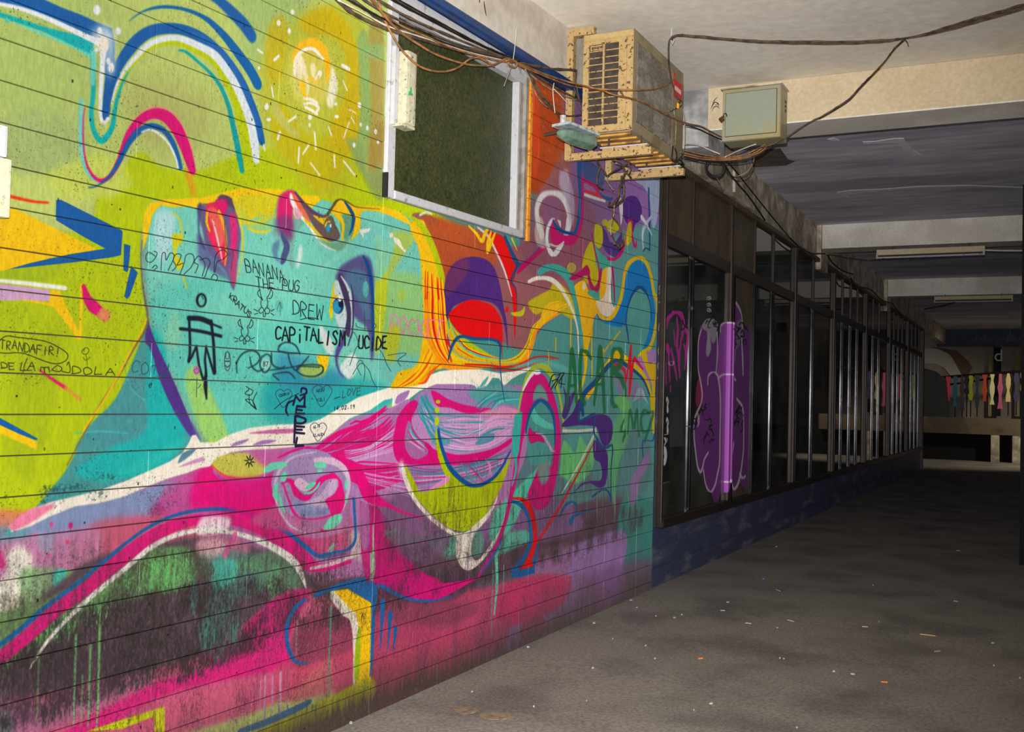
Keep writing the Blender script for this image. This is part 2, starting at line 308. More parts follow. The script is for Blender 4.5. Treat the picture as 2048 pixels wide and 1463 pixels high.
    P('604 404 625 430 645 432 656 428 668 445 680 470 670 482 645 478 620 440', (106, 84, 84), 2); P('626 430 646 436 660 432 655 445 645 448', (235, 195, 10), 1)
    L('582 390 586 406 600 430 615 448 632 472 650 490 672 501', [5, 9, 6, 4, 4, 5, 2], (246, 240, 232), .8); L('610 440 622 452 645 476 660 484', [5, 5, 4, 2], (235, 200, 20), 1)
    L('591 408 588 425 595 436 602 428', 3, (238, 225, 225), 1); P('588 415 600 420 604 432 592 438', (225, 150, 180), 2, .7)
    P('632 476 660 484 690 480 700 460 704 470 690 496 674 501 650 490', (110, 160, 120), 3, .8)
    # upper eye
    P('660 420 676 400 688 400 710 410 760 412 800 424 824 450 800 440 760 424 724 424 720 460 700 480 686 470 676 440', (246, 198, 12), 1)
    L('656 428 668 410 678 399 690 401 702 408 716 414 760 418', [4, 4, 3, 3, 2, 2, 1], (90, 90, 30), .7)
    P('680 432 700 430 708 450 700 480 684 470', (96, 160, 130), 3); L('678 430 686 450 684 480', [7, 6, 3], (238, 200, 10), 1); P('650 440 664 432 672 460 668 476 650 460', (100, 92, 80), 2)
    D(656, 456, 4, 8, (36, 150, 200), .7); D(661, 451, 2, 3.5, (245, 235, 215), .5); L('650 452 654 444 660 443', 3, (240, 195, 20), .6)
    L('690 404 700 418 707 434 704 455 698 470', [3, 6, 7, 5, 2], (14, 74, 136), .5)
    P('722 455 750 450 790 480 760 560 720 520 715 480', (118, 204, 196), 6, .8); P('719 460 728 458 740 456 736 464 728 466 726 475', (235, 232, 220), 2)
    D(783, 470, 3.5, 5.5, (232, 225, 205), 1); P('788 474 800 480 805 492 812 500 810 504 798 492 790 484', (236, 226, 212), 2)
    L('700 470 690 500 640 540', [3, 6, 10], (150, 222, 205), 6, .5)
    # lips
    P('395 410 420 410 445 392 462 396 472 420 480 450 482 480 474 530 468 580 452 545 430 520 415 500 405 460', (108, 90, 140), 3)
    P('404 408 430 405 440 390 455 392 468 402 470 420 460 412 436 412', (84, 70, 100), 1.5)
    P('413 412 428 405 440 418 450 450 454 490 450 530 434 505 420 480 414 450', (238, 40, 90), 1.5); P('416 420 430 416 444 440 448 480 440 490 424 450', (240, 120, 90), 3, .7)
    P('432 402 450 398 456 412 448 430 436 425', (222, 20, 110), 3); P('460 428 470 430 476 460 472 500 462 510 462 460', (226, 40, 120), 3); P('462 520 474 500 470 570 460 550', (190, 70, 120), 3)
    L('438 423 448 450 453 490 450 530', [6, 6, 4, 2], (245, 180, 20), .8); L('415 425 414 445 420 462', [4, 5, 3], (240, 196, 10), .8); L('426 440 436 480 444 520', [2, 3, 2], (250, 225, 215), 1)
    L('450 444 452 480 458 510 466 500 462 540', 3, (100, 60, 110), 2, .7); L('466 400 476 430 486 470 484 510 474 560', [3, 4, 4, 3, 1], (225, 205, 40), .8)
    P('395 470 408 480 424 510 440 530 460 560 420 540 398 520', (90, 90, 150), 6, .8); P('396 415 404 410 400 460 412 500 398 480', (70, 70, 120), 4, .8)
    # cheek marks
    P('345 470 362 468 366 480 356 492 352 505 362 520 366 530 356 540 348 525 346 500', (216, 208, 20), 2.5); L('366 552 374 575', 3, (215, 208, 40), 1); L('344 425 360 440 366 480', [3, 5, 3], (225, 210, 30), 3, .7)
    L('563 462 567 475 574 492 568 515 563 525', [3, 8, 12, 12, 6], (74, 82, 134), 1.5); P('545 490 560 480 556 510 562 525 548 515', (85, 120, 165), 5, .8); P('600 490 606 500 602 525 592 535 596 510', (215, 232, 225), 3, .8)
    # lower, open eye
    P('672 560 680 535 700 520 725 510 742 520 748 560 745 620 748 700 742 720 735 660 716 640 700 620 704 580', (88, 84, 140), 5); P('690 560 700 540 730 545 740 620 734 640 716 600', (76, 130, 160), 6, .7)
    L('727 512 736 530 742 560 745 600 746 650 745 690 742 700', [3, 7, 7, 6, 6, 5, 2], (8, 72, 146), .5); D(731, 578, 6, 17, (88, 196, 180), 2, .8)
    P('664 580 672 560 680 570 690 600 694 640 686 660 676 650 666 610', (196, 220, 224), 2); P('660 610 668 560 668 590 664 640 658 620', (232, 202, 10), 1.2)
    P('676 556 684 548 696 580 702 620 700 670 690 665 694 630 688 600', (66, 52, 92), 1.2); L('682 552 694 572 702 600 706 640 700 670', [2, 5, 5, 4, 2], (206, 214, 220), 1.5); L('702 570 706 600 706 650 696 690', [2, 4, 3, 2], (64, 50, 106), 1)
    D(677, 611, 11, 16, (22, 60, 100), .6); D(674, 613, 8.5, 13, (44, 150, 200), .6); D(682, 606, 5, 9, (20, 26, 60), .6); D(680, 597, 3.6, 6, (250, 242, 228), .5); L('664 602 668 594 674 590', 4, (236, 190, 20), .6)
    L('686 660 686 680 676 700 673 720 680 745 692 755', [3, 10, 9, 5, 3, 2], (86, 70, 150), 2.5); P('640 650 650 660 668 690 664 710 650 700 640 670', (228, 226, 220), 5, .85)
    P('690 720 704 706 716 720 712 745 700 757 690 752 680 735', (232, 240, 238), 4, .9); P('634 712 646 709 658 714 656 728 652 742 642 738', (252, 205, 5), 1.5)
    P('600 730 640 730 650 750 610 755', (200, 205, 60), 7, .7)
    # -- neck, blue greens
    P('295 636 288 665 232 795 180 850 132 940 70 1015 30 1045 200 1020 300 985 345 930 392 880 350 800 318 720', (74, 156, 158), 1)
    P('302 660 330 700 340 800 372 850 340 920 280 950 190 960 150 940 230 890 290 860 292 780', (18, 186, 184), 8, .9)
    P('240 790 270 760 290 820 280 870 200 890 150 900 175 860', (72, 152, 160), 8, .9); L('150 866 200 862 255 866', 3, (60, 200, 195), 1.5, .8); L('247 720 262 775 290 800', 2, (70, 205, 195), 1, .8)
    P('290 680 302 700 320 760 345 815 378 868 396 880 388 862 372 820 340 745 314 690 300 655 296 640', (82, 48, 140), 2.5); P('345 815 378 868 400 880 380 840', (84, 60, 150), 4, .7)
    L('200 960 300 925 370 880', [4, 22, 12], (40, 200, 185), 9, .7); P('80 1010 120 960 160 955 180 985 100 1015', (60, 150, 150), 8, .6)
    L('284 480 282 520 286 570 295 632 290 660 270 692 235 755 200 810 170 862 135 930', [2, 2, 3, 4, 5, 5, 4, 4, 3, 2], (118, 100, 90), .8); L('293 635 283 662 256 712 234 755 205 805 180 840 160 873', [2, 3, 4, 4, 4, 4, 1], (244, 200, 0), .5)
    # -- ground under the face: lilac blue, pinks
    P('-60 1062 40 1050 120 1010 250 985 400 930 620 880 900 780 1000 760 1040 800 1000 1100 700 1260 300 1300 -60 1260', (178, 110, 165), 6)
    P('30 1050 130 1005 260 985 350 960 380 990 300 1030 150 1070 60 1085', (132, 152, 196), 8, .95); P('370 960 460 900 600 900 640 950 560 1010 640 1100 500 1060 420 1020 300 1030', (229, 20, 125), 14, .95)
    P('340 960 400 955 380 1020 320 1020', (190, 90, 160), 12, .8); P('180 1050 330 1030 420 1060 400 1110 250 1120 120 1160', (214, 88, 120), 12, .85)
    P('-50 1075 80 1068 200 1060 170 1170 60 1200 -50 1170', (202, 130, 172), 10, .8); P('-40 1040 40 1040 50 1075 -40 1080', (90, 170, 180), 10, .7); P('-40 1018 60 1025 30 1050 -40 1050', (236, 120, 110), 10, .8)
    P('-40 1165 0 1160 90 1145 90 1250 -40 1290', (222, 190, 190), 14, .8); P('15 1105 40 1090 62 1110 64 1150 50 1180 -10 1230 -20 1190 10 1150', (246, 240, 226), 9, .95); L('-5 1105 5 1130', 14, (225, 20, 110), 6, .8)
    P('40 1140 105 1135 130 1146 170 1170 120 1250 40 1290 -20 1280 -20 1240 40 1210', (120, 178, 110), 9, .75); P('108 1142 135 1140 135 1176 112 1188 106 1170', (70, 200, 180), 4); P('135 1141 150 1145 158 1156 136 1178', (140, 210, 110), 2)
    for x, y, a, b, q in ((19, 1063, 5.5, 7, (50, 185, 180)), (103, 1048, 3.5, 5.5, (226, 70, 140)), (141, 1050, 4, 6, M), (73, 1071, 5, 7, (220, 110, 160)), (98, 1109, 4.5, 5, (222, 90, 140)), (135, 1084, 3.5, 4, (225, 50, 120))): D(x, y, a, b, q, .8)
    L('141 1055 141 1062', 1.4, M); L('103 1052 103 1059', 1.2, (220, 80, 150)); P('75 1065 105 1068 105 1100 90 1105 78 1090', (150, 160, 190), 7, .7)
    # -- lower left dark, mossy dome inside the white arch
    P('-60 1290 60 1210 180 1120 300 1090 400 1072 500 1090 600 1130 640 1190 600 1250 560 1330 300 1420 -60 1520', (92, 70, 84), 8)
    P('170 1150 260 1098 330 1094 385 1100 390 1170 300 1190 200 1220 130 1270 60 1290 60 1260', (104, 170, 96), 7, .85); P('240 1165 300 1120 380 1110 380 1160 300 1180', (110, 200, 110), 6, .7); P('-40 1240 60 1210 150 1180 120 1240 20 1330 -40 1350', (112, 168, 92), 10, .8)
    P('400 1080 470 1075 500 1100 450 1130 400 1120', (200, 110, 140), 8, .85); P('395 1110 470 1100 520 1120 530 1180 470 1200 440 1290 400 1260 420 1170', (76, 130, 120), 10, .8); P('425 1125 470 1120 470 1160 430 1180', (70, 190, 170), 6, .8)
    P('500 1120 540 1100 590 1110 605 1170 570 1190 530 1170', (92, 150, 110), 8, .7); P('545 1130 560 1140 552 1205 540 1190', (98, 170, 120), 4, .7)
    # magenta sweep below the dome
    P('-40 1420 120 1380 300 1340 420 1300 560 1190 620 1180 740 1160 745 1250 640 1330 560 1400 380 1463 -40 1560', (204, 84, 122), 10)
    P('420 1330 500 1240 560 1190 620 1180 590 1240 575 1300 600 1330 500 1350 330 1390 180 1470 120 1470 300 1370', (225, 25, 125), 6, .95)
    P('-40 1390 110 1400 260 1350 300 1360 140 1440 -40 1500', (150, 110, 150), 16, .6); P('560 1330 740 1260 740 1360 640 1390 560 1400', (205, 70, 105), 8, .8)
    P('620 1230 700 1215 710 1290 640 1320 590 1330 580 1290 600 1240', (150, 60, 90), 8, .9); P('-40 1425 20 1425 20 1463 -40 1463', (110, 170, 170), 8, .7)
    P('170 1463 250 1437 330 1412 330 1463 310 1463 308 1432 245 1457', (196, 205, 10), 1, sm=False)
    # right bottom ground: crimson, lilac, teal
    P('742 1200 900 1190 1100 1140 1160 1130 1140 1300 900 1420 742 1500', (186, 62, 102), 8); P('742 1195 860 1200 960 1210 900 1250 760 1240', (130, 56, 84), 10, .7)
    P('760 1100 960 1050 1260 990 1262 1080 1080 1130 960 1160 900 1200 780 1190', (86, 58, 76), 8, .9)
    P('1262 960 1330 940 1330 1250 1240 1240 1230 1080', (48, 128, 120), 6)
    P('1050 1140 1240 1060 1250 1150 1310 1180 1300 1220 1050 1330 940 1350 1010 1290 1020 1255 1090 1225 1130 1200 1140 1150', (146, 106, 172), 5)
    P('1060 1110 1140 1090 1130 1150 1060 1180', (146, 90, 130), 7, .6); P('1050 1240 1075 1222 1090 1245 1075 1290 1040 1270', (158, 50, 80), 3, .9); P('1180 1150 1310 1120 1310 1180 1200 1230', (120, 76, 130), 10, .7)
    P('1000 1180 1080 1150 1130 1160 1110 1220 1010 1250', (190, 40, 90), 7, .8)
    # weathering of the lower paint: moss green, soot brown, bare patches in vertical streaks
    GR, DK, DK2 = (104, 196, 100), (50, 42, 44), (70, 54, 66)
    mottle(c, '140 1180 250 1100 330 1092 400 1100 430 1150 330 1200 230 1230 120 1300', (74, 78, 60), 20, 6, .40, 4, 14, .85, 1); mottle(c, '-60 1330 80 1250 200 1200 400 1160 560 1160 600 1220 460 1330 200 1400 -60 1480', DK, 26, 7, .30, 3, 22, .9, 2)
    mottle(c, '0 1250 120 1180 260 1120 400 1100 520 1120 600 1160 560 1190 380 1200 200 1260 40 1320', GR, 30, 6, .60, 6, 16, .8, 3); mottle(c, '-40 1200 60 1190 130 1190 80 1260 -40 1330', (96, 120, 74), 18, 6, .42, 4, 16, .8, 4)
    mottle(c, '380 1130 480 1100 500 1200 470 1320 400 1300', (70, 150, 140), 34, 7, .5, 4, 16, .7, 5); mottle(c, '560 1170 740 1120 745 1240 600 1260', DK, 22, 6, .42, 4, 14, .75, 6)
    mottle(c, '380 1250 560 1180 640 1180 560 1260 420 1340', (70, 44, 60), 30, 5, .50, 4, 20, .6, 7); mottle(c, '260 1350 600 1240 740 1210 740 1400 300 1500', (96, 40, 60), 40, 5, .52, 3.5, 24, .55, 8)
    mottle(c, '742 1140 900 1130 1250 1010 1262 1070 1060 1140 900 1190 744 1220', DK, 30, 5, .36, 3.2, 14, .8, 9); mottle(c, '742 1180 1000 1180 1200 1130 1150 1290 742 1440', (108, 44, 66), 46, 5, .5, 3, 24, .6, 10); mottle(c, '860 1050 1010 1010 1010 1120 900 1120 850 1090', (76, 190, 150), 28, 6, .5, 4, 14, .7, 11)
    mottle(c, '1040 1200 1300 1090 1300 1190 1040 1330', (92, 66, 110), 40, 5, .5, 3, 16, .55, 12); mottle(c, '1100 830 1300 860 1300 1060 1100 1000', (60, 90, 96), 44, 6, .55, 3, 24, .5, 13)
    mottle(c, '-60 1395 200 1300 340 1290 200 1400 -60 1470', (78, 54, 70), 30, 6, .4, 3, 20, .75, 14)
    # arch ribbons
    L('-30 1300 0 1288 40 1258 90 1215 150 1170 210 1120 250 1087 300 1052 350 1030 410 1018 470 1020 520 1035 570 1062 610 1092 642 1112 690 1106', [9, 9, 10, 10, 8, 7, 6, 6, 6, 7, 8, 9, 10, 10, 8, 5], (20, 98, 170), .5)
    L('-30 1330 0 1315 50 1275 110 1222 170 1178 230 1128 290 1082 350 1050 410 1037 470 1040 520 1055 570 1085 610 1120 640 1135 700 1122', [22, 24, 26, 26, 26, 28, 26, 22, 20, 22, 24, 30, 30, 16, 8], (226, 14, 122), 1, .95)
    P('395 1050 410 1032 460 1035 450 1060 400 1070', (245, 225, 232), 6, .9); P('395 1080 450 1080 440 1110 400 1110', (236, 190, 200), 8, .6)
    L('60 1335 90 1288 130 1242 180 1195 250 1137 300 1095 350 1070 400 1060 450 1062 500 1074 550 1096 585 1120 602 1145 612 1175', [3, 6, 8, 9, 9, 10, 9, 9, 9, 10, 14, 14, 10, 2], (238, 232, 224), .6)
    P('560 1040 590 1060 640 1110 700 1100 702 1040 660 1070 620 1072', (206, 60, 110), 5, .7); L('470 1068 450 1110', 9, (222, 80, 150), 2, .8)
    L('622 1136 660 1128 700 1114 735 1098', [6, 7, 6, 3], (236, 220, 214), 1.5, .85); P('700 1060 738 1080 738 1120 705 1112', (205, 180, 175), 7, .8)
    L('706 976 708 1010 711 1060 710 1080 702 1093 690 1100 660 1106 642 1111', [4, 5, 5, 5, 6, 5, 6, 7], (22, 98, 170), .5); P('655 1100 668 1084 670 1092 662 1104', (140, 170, 150), 1)
    # bottom middle: blue curl, yellow post, white
    P('640 1170 740 1158 745 1260 712 1240 690 1215 660 1200', (90, 62, 70), 5, .9); L('630 1190 690 1168 740 1158', [7, 12, 14], (22, 98, 170), 1); P('690 1168 748 1160 752 1210 742 1205 700 1180', (22, 98, 170), 1)
    P('660 1182 695 1177 742 1205 742 1382 720 1390 712 1370 716 1260 690 1222', (252, 200, 0), 1, sm=False); L('665 1190 690 1220 708 1240 712 1300 708 1360 710 1382', [14, 18, 14, 10, 5, 2], (238, 232, 222), 2, .9); P('714 1268 722 1260 718 1350 708 1352', (160, 190, 10), 1)
    L('748 1170 746 1240 743 1320 740 1350', [8, 7, 5, 3], (20, 96, 170), .5); L('742 1160 760 1168 790 1185 820 1197 860 1200 905 1192', [14, 10, 9, 7, 6, 1], (22, 96, 168), .6)
    L('610 1198 590 1215 577 1240 573 1270 578 1300 592 1322 615 1326', [5, 7, 8, 8, 7, 6, 3], (22, 96, 168), .7)
    for x, y0, y1, ww in ((765, 1205, 1300, 10), (780, 1228, 1300, 9), (791, 1258, 1302, 8)): L([x, y0, x-2, (y0+y1)/2, x-5, y1], [ww, ww*.5, 1], (20, 96, 168), .5)
    P('520 1463 600 1420 660 1392 742 1355 745 1400 690 1440 620 1480 480 1510', (190, 198, 10), 6, .95); L('480 1463 540 1440 590 1418 620 1402', [10, 12, 12, 8], (30, 96, 160), 1.5, .9)
    P('620 1463 700 1410 745 1400 745 1440 660 1480', (150, 110, 50), 9, .7)
    for x in (530, 558, 575, 592, 614, 625, 632): L([x, 1410, x-1, 1425+x % 13], [2.5, 1.2], (20, 96, 165), .5, .8)
    # magenta feet of the big M shape
    P('735 1000 760 1000 800 1090 840 1140 880 1160 900 1185 870 1195 820 1195 770 1170 742 1150', (205, 8, 112), 3, .95)
    P('722 960 738 965 748 1100 736 1165 722 1100', (205, 20, 118), 2, .9); P('720 1010 738 1010 738 1090 722 1090', (168, 110, 165), 3, .8)
    P('825 1192 870 1170 930 1160 960 1152 930 1170 880 1196 850 1198', (218, 5, 120), .8)
    L('746 1050 747 1130 744 1155', [2, 7, 7], (150, 178, 140), .8); P('740 1105 747 1105 747 1150 741 1155', (150, 180, 145), .5, sm=False)
    # -- the old mouth/nose of the second figure : teal ground right
    P('800 790 900 760 1050 720 1100 560 1180 480 1330 470 1330 960 1240 980 1100 1020 1030 1010 1000 900 900 860', (70, 146, 140), 4)
    P('1060 1020 1100 940 1200 870 1290 870 1290 980 1180 1000', (76, 120, 124), 12, .8); P('1040 1000 1130 1000 1160 1060 1000 1090 960 1060', (126, 86, 140), 10, .85)
    P('1000 830 1100 820 1130 860 1130 960 1050 1000 1010 940', (88, 104, 120), 10, .7)
    # green leaves
    P('1120 935 1128 880 1150 905 1160 872 1175 890 1195 865 1185 935 1165 960 1150 965 1120 950', (92, 190, 105), 4, .9); P('1000 1010 1060 950 1090 920 1100 930 1070 960 1045 1010 1020 1060 980 1080 985 1030', (70, 200, 160), 4, .85)
    P('1215 900 1240 820 1262 790 1260 860 1240 920 1232 970 1226 1010', (86, 180, 100), 6, .75); P('980 1090 1000 1070 1050 1060 1060 1080 990 1110', (70, 190, 150), 4, .8); L('992 1100 994 1160 989 1228', [7, 5, 2], (86, 200, 160), .8)
    P('850 1060 900 1070 960 1060 960 1110 900 1110 860 1090', (80, 180, 150), 8, .7); P('770 1060 830 1030 860 1060 830 1090 790 1085', (100, 170, 120), 7, .7); P('780 1062 822 1040 815 1052 790 1064', (110, 220, 150), 1)
    # orange and mauve ground under and beside the window
    P('838 425 1060 480 1062 130 1110 160 1150 190 1240 250 1330 330 1330 480 1250 560 1100 640 1040 700 900 600 868 520 846 470', (150, 86, 92), 2)
    P('855 430 960 460 1000 480 980 540 900 560 866 510 850 470', (184, 80, 34), 8, .95); mottle(c, '846 430 1040 480 1000 560 880 560', (130, 74, 60), 22, 12, .52, 3, 16, .7, 33); P('1058 130 1150 170 1150 250 1110 330 1060 380', (172, 60, 14), 6); mottle(c, '1058 140 1150 170 1150 330 1062 470', (120, 60, 50), 20, 9, .52, 3, 14, .8, 31); mottle(c, '1060 180 1120 200 1110 300 1062 330', (205, 84, 20), 16, 10, .58, 4, 10, .8, 32); P('1065 150 1075 160 1080 300 1066 350', (210, 60, 20), 6, .7)
    P('1140 180 1330 330 1330 560 1230 560 1190 500 1150 430 1140 300', (120, 84, 140), 14, .95); P('1060 400 1150 380 1200 460 1160 540 1080 560 1040 500', (128, 72, 92), 12, .8)
    P('1240 340 1330 340 1330 470 1260 470', (140, 96, 172), 6, .8); P('1225 480 1330 460 1330 620 1240 620', (76, 150, 145), 8, .9)
    # -- cream wave
    P('18 1052 60 1018 100 1004 150 992 205 978 260 958 300 940 340 922 365 905 378 884 384 870 392 869 400 884 430 884 460 868 500 855 560 848 610 848 640 838 680 815 715 795 760 780 810 765 850 753 880 742 910 738 960 738 1000 746 1030 742 1060 734 1085 726 1078 734 1040 748 1024 757 1008 772 998 756 985 755 975 770 962 787 955 785 950 772 930 768 890 772 870 777 850 776 838 782 820 796 800 812 790 819 784 812 785 796 768 800 740 820 700 836 660 868 640 882 590 893 545 898 490 900 460 905 430 922 420 932 398 936 375 945 340 955 300 970 250 992 200 1005 150 1012 100 1032 60 1052 22 1064', CRM, .4, sm=False)
    P('18 1052 50 1022 90 1010 110 1010 70 1040 30 1060', (248, 120, 165), 4, .9); P('356 926 366 905 392 897 376 914', (90, 135, 160), .5); P('357 934 376 924 402 914 410 920 390 926', (205, 150, 190), .8)
    for q in ('462 893 470 884 498 877 486 886', '505 890 525 880 552 880 535 887', '790 806 794 792 806 784 819 781 812 796 798 806', '862 773 874 768 886 770 872 776'): P(q, (168, 122, 186), .5)
    P('498 866 540 859 586 857 586 865 540 867', (205, 110, 165), .5); P('960 773 968 760 978 752 970 768', (80, 175, 165), .4)
    # -- lilac ground of the pink hair and the drop
    P('428 930 455 908 500 900 560 897 640 884 700 838 780 815 820 800 830 860 820 960 770 1010 700 990 600 915 520 1000 440 960', (176, 124, 184), 2)
    P('424 930 440 912 480 905 520 912 540 930 520 950 480 955 445 948', (200, 195, 80), 4); P('500 905 560 900 600 900 560 930 540 940', (200, 90, 160), 7, .9); L('424 930 436 942 455 953 480 956 520 952', [2, 4, 4, 3, 1], (245, 80, 60), 1)
    P('400 945 450 955 520 955 560 930 600 905 560 960 560 1000 600 1060 500 1040 440 1010 380 1010', M, 10, .9); P('500 1040 580 1000 600 1050 560 1060', (200, 90, 140), 8, .8)
    P('770 840 830 800 1040 770 1060 830 1030 960 900 1060 800 1060 740 990 700 960 760 900', (170, 112, 172), 3)
    P('760 1000 820 980 860 1040 900 1070 880 1110 820 1120 780 1080', (112, 76, 112), 8, .8); P('740 900 800 880 790 990 740 980 716 950', (206, 130, 190), 10, .6)
    mg = [M, (224, 10, 118), (210, 20, 120)]; lc = [(222, 168, 214), (214, 156, 206), (196, 140, 200)]
    hair(c, '632 905 660 890 700 862 740 845 775 815', '640 912 690 912 740 905 790 890 800 880', 22, mg, 4, 1, .95)
    hair(c, '640 915 690 920 740 925 800 925', '660 940 700 960 750 980 800 960', 19, mg, 3.4, 2, .9); hair(c, '690 930 740 915 790 900', '690 900 740 890 795 850', 13, lc, 3, 3, .9)
    hair(c, '720 960 770 975 820 990 850 1000', '700 935 740 945 800 950 850 955', 10, lc+mg, 2.4, 4, .8); hair(c, '740 1000 780 1015 830 1030', '760 990 800 1020 850 1040', 9, mg, 3, 5, .8)
    L('555 915 590 900 615 895 632 897 652 884 680 865 720 850 752 830 772 813', [2, 5, 5, 6, 10, 9, 8, 7, 3], M, .5); L('700 848 712 842 722 843 735 838', [2, 4, 4, 3], M)
    P('632 897 650 905 690 915 720 930 735 960 770 1010 730 1000 712 960 690 930 650 910', M, 1.5)
    # bubble
    D(618, 968, 76, 72, (166, 136, 186), 1.5); P('560 1010 590 1040 640 1060 690 1040 700 1060 620 1075 580 1060', (196, 120, 170), 5, .8)
    L('632 903 590 912 566 930 553 955 550 985 560 1020 580 1050 610 1065', [3, 4, 5, 6, 6, 5, 4, 3], (205, 178, 205), 1); L('630 920 665 922 690 940 698 970 690 1005 672 1035 650 1055', [10, 14, 10, 6, 5, 4, 3], (222, 186, 214), 1)
    P('655 955 668 945 685 975 690 1000 680 1030 660 1060 640 1060 665 1040 650 1000 668 985 678 965', (232, 6, 120), 1.5)
    L('564 966 575 960 585 966 593 985 610 995 622 984 640 962 655 953 668 953 680 966 684 985', [4, 7, 10, 12, 12, 12, 11, 9, 9, 8, 5], (234, 5, 122), .5)
    L('566 966 572 985 580 1005 585 1020 600 1035 630 1037 660 1030 680 1015', [3, 3, 3, 5, 3, 3, 3, 2], (232, 8, 122), .5); P('588 965 600 955 615 965 625 975 610 982 598 978', (222, 186, 214), 2); P('600 1010 640 990 660 960 676 960 670 985 650 1000 655 1015 620 1022', (206, 176, 214), 3)
    P('590 1000 620 1010 660 1018 640 1030 600 1028', (120, 140, 190), 4, .7)
    for q in ('526 941 540 926 565 923 575 930 552 938 535 944', '562 950 570 942 574 950 570 962 562 962', '548 970 556 965 556 985 560 1000 552 1000 545 990', '560 985 566 1010 572 1028 564 1020 556 995', '629 926 640 923 652 926 650 935 630 934', '634 940 644 938 642 944 636 944', '610 978 620 964 632 964 625 975', '606 985 625 980 640 962 636 975 620 988', '690 965 694 956 696 970 694 980 690 974', '646 1055 660 1035 675 1027 684 1030 680 1045 662 1058 650 1059', '692 985 694 1000 690 1010 690 995'): P(q, (110, 216, 180), .4)
    # -- sleeping eye: strands
    P('862 772 880 768 930 768 950 772 960 790 1030 790 1060 815 1040 830 900 830 860 820 830 800 840 785', (164, 118, 180), 1.5)
    P('823 839 827 858 841 878 856 886 868 898 888 903 915 909 954 905 993 894 1022 876 1040 830 1000 824 900 815 860 810', (182, 132, 186), 1.5)
    tl = [(40, 150, 160), (60, 165, 165), (30, 140, 155)]
    P('940 780 1000 770 1055 790 1045 815 980 800 950 800', (70, 165, 160), 4, .85)
    hair(c, '845 790 862 830 880 855 920 868', '838 800 848 840 870 880 930 900', 18, lc+tl[:1], 3, 7, .9); hair(c, '880 838 930 832 970 836 1030 850', '890 860 930 868 970 858 1030 842', 18, tl+lc, 2.6, 8, .9, .05)
    hair(c, '960 850 990 832 1030 832', '950 890 990 870 1028 870', 15, lc+tl[:1], 3, 9, .9); hair(c, '885 895 930 900 980 892 1020 870', '880 870 930 884 975 875 1025 850', 15, lc+lc+tl[:1], 3.4, 10, .95)
    hair(c, '850 785 862 812 885 826 940 826', '830 800 845 840 862 865', 12, tl, 2.2, 19, .8)
    P('950 888 960 875 975 866 990 868 985 880 965 888', (90, 140, 170), 1); P('862 882 880 876 900 880 896 888 875 890', (90, 150, 170), 1)
    P('862 781 876 785 895 797 925 808 954 813 1000 818 980 822 934 826 900 815 876 812 868 800', (214, 10, 118), 1.5); P('1000 812 1030 818 1048 826 1040 836 1010 832 960 828', (226, 140, 180), 3, .9)
    hair(c, '945 815 960 800 985 778', '990 820 1010 800 1060 800', 13, tl+[(100, 200, 190)], 2.6, 12, .85); L('850 790 860 812 880 830', [3, 5, 3], tl[0], .5)
    P('825 800 836 806 828 826 823 839 827 858 841 878 856 886 868 898 888 903 915 909 954 905 993 894 1022 876 1020 887 993 905 964 922 934 928 876 930 817 928 795 922 786 895 790 860 795 835 808 815', (214, 4, 116), .8)
    P('813 850 820 842 826 868 842 884 856 900 850 912 830 918 815 905 809 885', (160, 110, 160), 2, .9); hair(c, '812 880 830 890 850 905', '822 845 828 868 850 890', 13, lc+tl+mg, 2, 13, .85)
    hair(c, '800 930 870 940 950 925 1020 900', '830 975 900 965 960 955 1010 930', 24, mg+tl+lc, 2.6, 14, .8); hair(c, '890 930 920 960 945 968', '1010 915 1005 930 990 950', 21, tl+lc+mg[:1], 2, 15, .75)
    # lime crescent
    P('812 929 819 942 827 958 839 984 856 982 872 976 888 968 896 960 884 937 876 915 872 890 870 861 877 861 880 885 888 909 899 937 921 960 944 972 974 966 1001 945 1014 925 1021 908 1019 925 1013 945 1004 970 993 992 974 1025 960 1042 944 1056 925 1063 910 1060 895 1054 872 1037 849 1015 827 988 815 956 809 933', (172, 190, 0), .5, sm=False)
    for y, r in ((803, 4), (820, 6), (842, 9)): D(874+(y == 803)*2, y, 4.5, r, (180, 200, 10), .5)
    P('895 952 898 960 890 968 870 976 850 984', (220, 140, 190), 1.5)
    L('877 860 881 885 888 908 898 932 915 952 935 967 951 971 970 966 990 952 1005 932 1015 912 1022 899', [5, 6, 6, 7, 8, 8, 7, 6, 5, 4, 3, 1.5], (10, 78, 150), .4)
    L('805 932 808 946 815 968 828 995 845 1018 868 1040 895 1060 915 1069 935 1067 955 1051 975 1030 990 1006 995 990', [5, 8, 8, 7, 6, 6, 7, 8, 9, 9, 6, 3, 1], (236, 226, 210), .5); D(803, 935, 6, 16, (240, 225, 235), 7, .7)
    P('915 1070 935 1066 954 1056 946 1076 943 1095 943 1109 950 1119 960 1117 974 1099 989 1076 1001 1056 1010 1026 1006 1050 995 1072 983 1097 964 1122 944 1138 931 1139 919 1128 911 1105 912 1085', (226, 216, 200), .6)
    L('1074 745 1060 760 1053 785 1046 826 1040 870 1034 917 1029 956 1021 995 1012 1035 1000 1074 988 1098 974 1126 958 1150', [6, 10, 13, 14, 13, 10, 9, 8, 7, 7, 6, 7, 4], (212, 6, 116), .5)
    L('1006 1070 994 1098 980 1122 962 1146', [2, 4, 4, 2], (30, 90, 160), .6)
    P('1030 830 1044 824 1042 860 1040 878 1037 905 1030 917 1024 905 1024 878 1028 845', (50, 172, 160), .5); L('1031 915 1032 940 1024 970', [6, 5, 2], (60, 165, 155), .8)
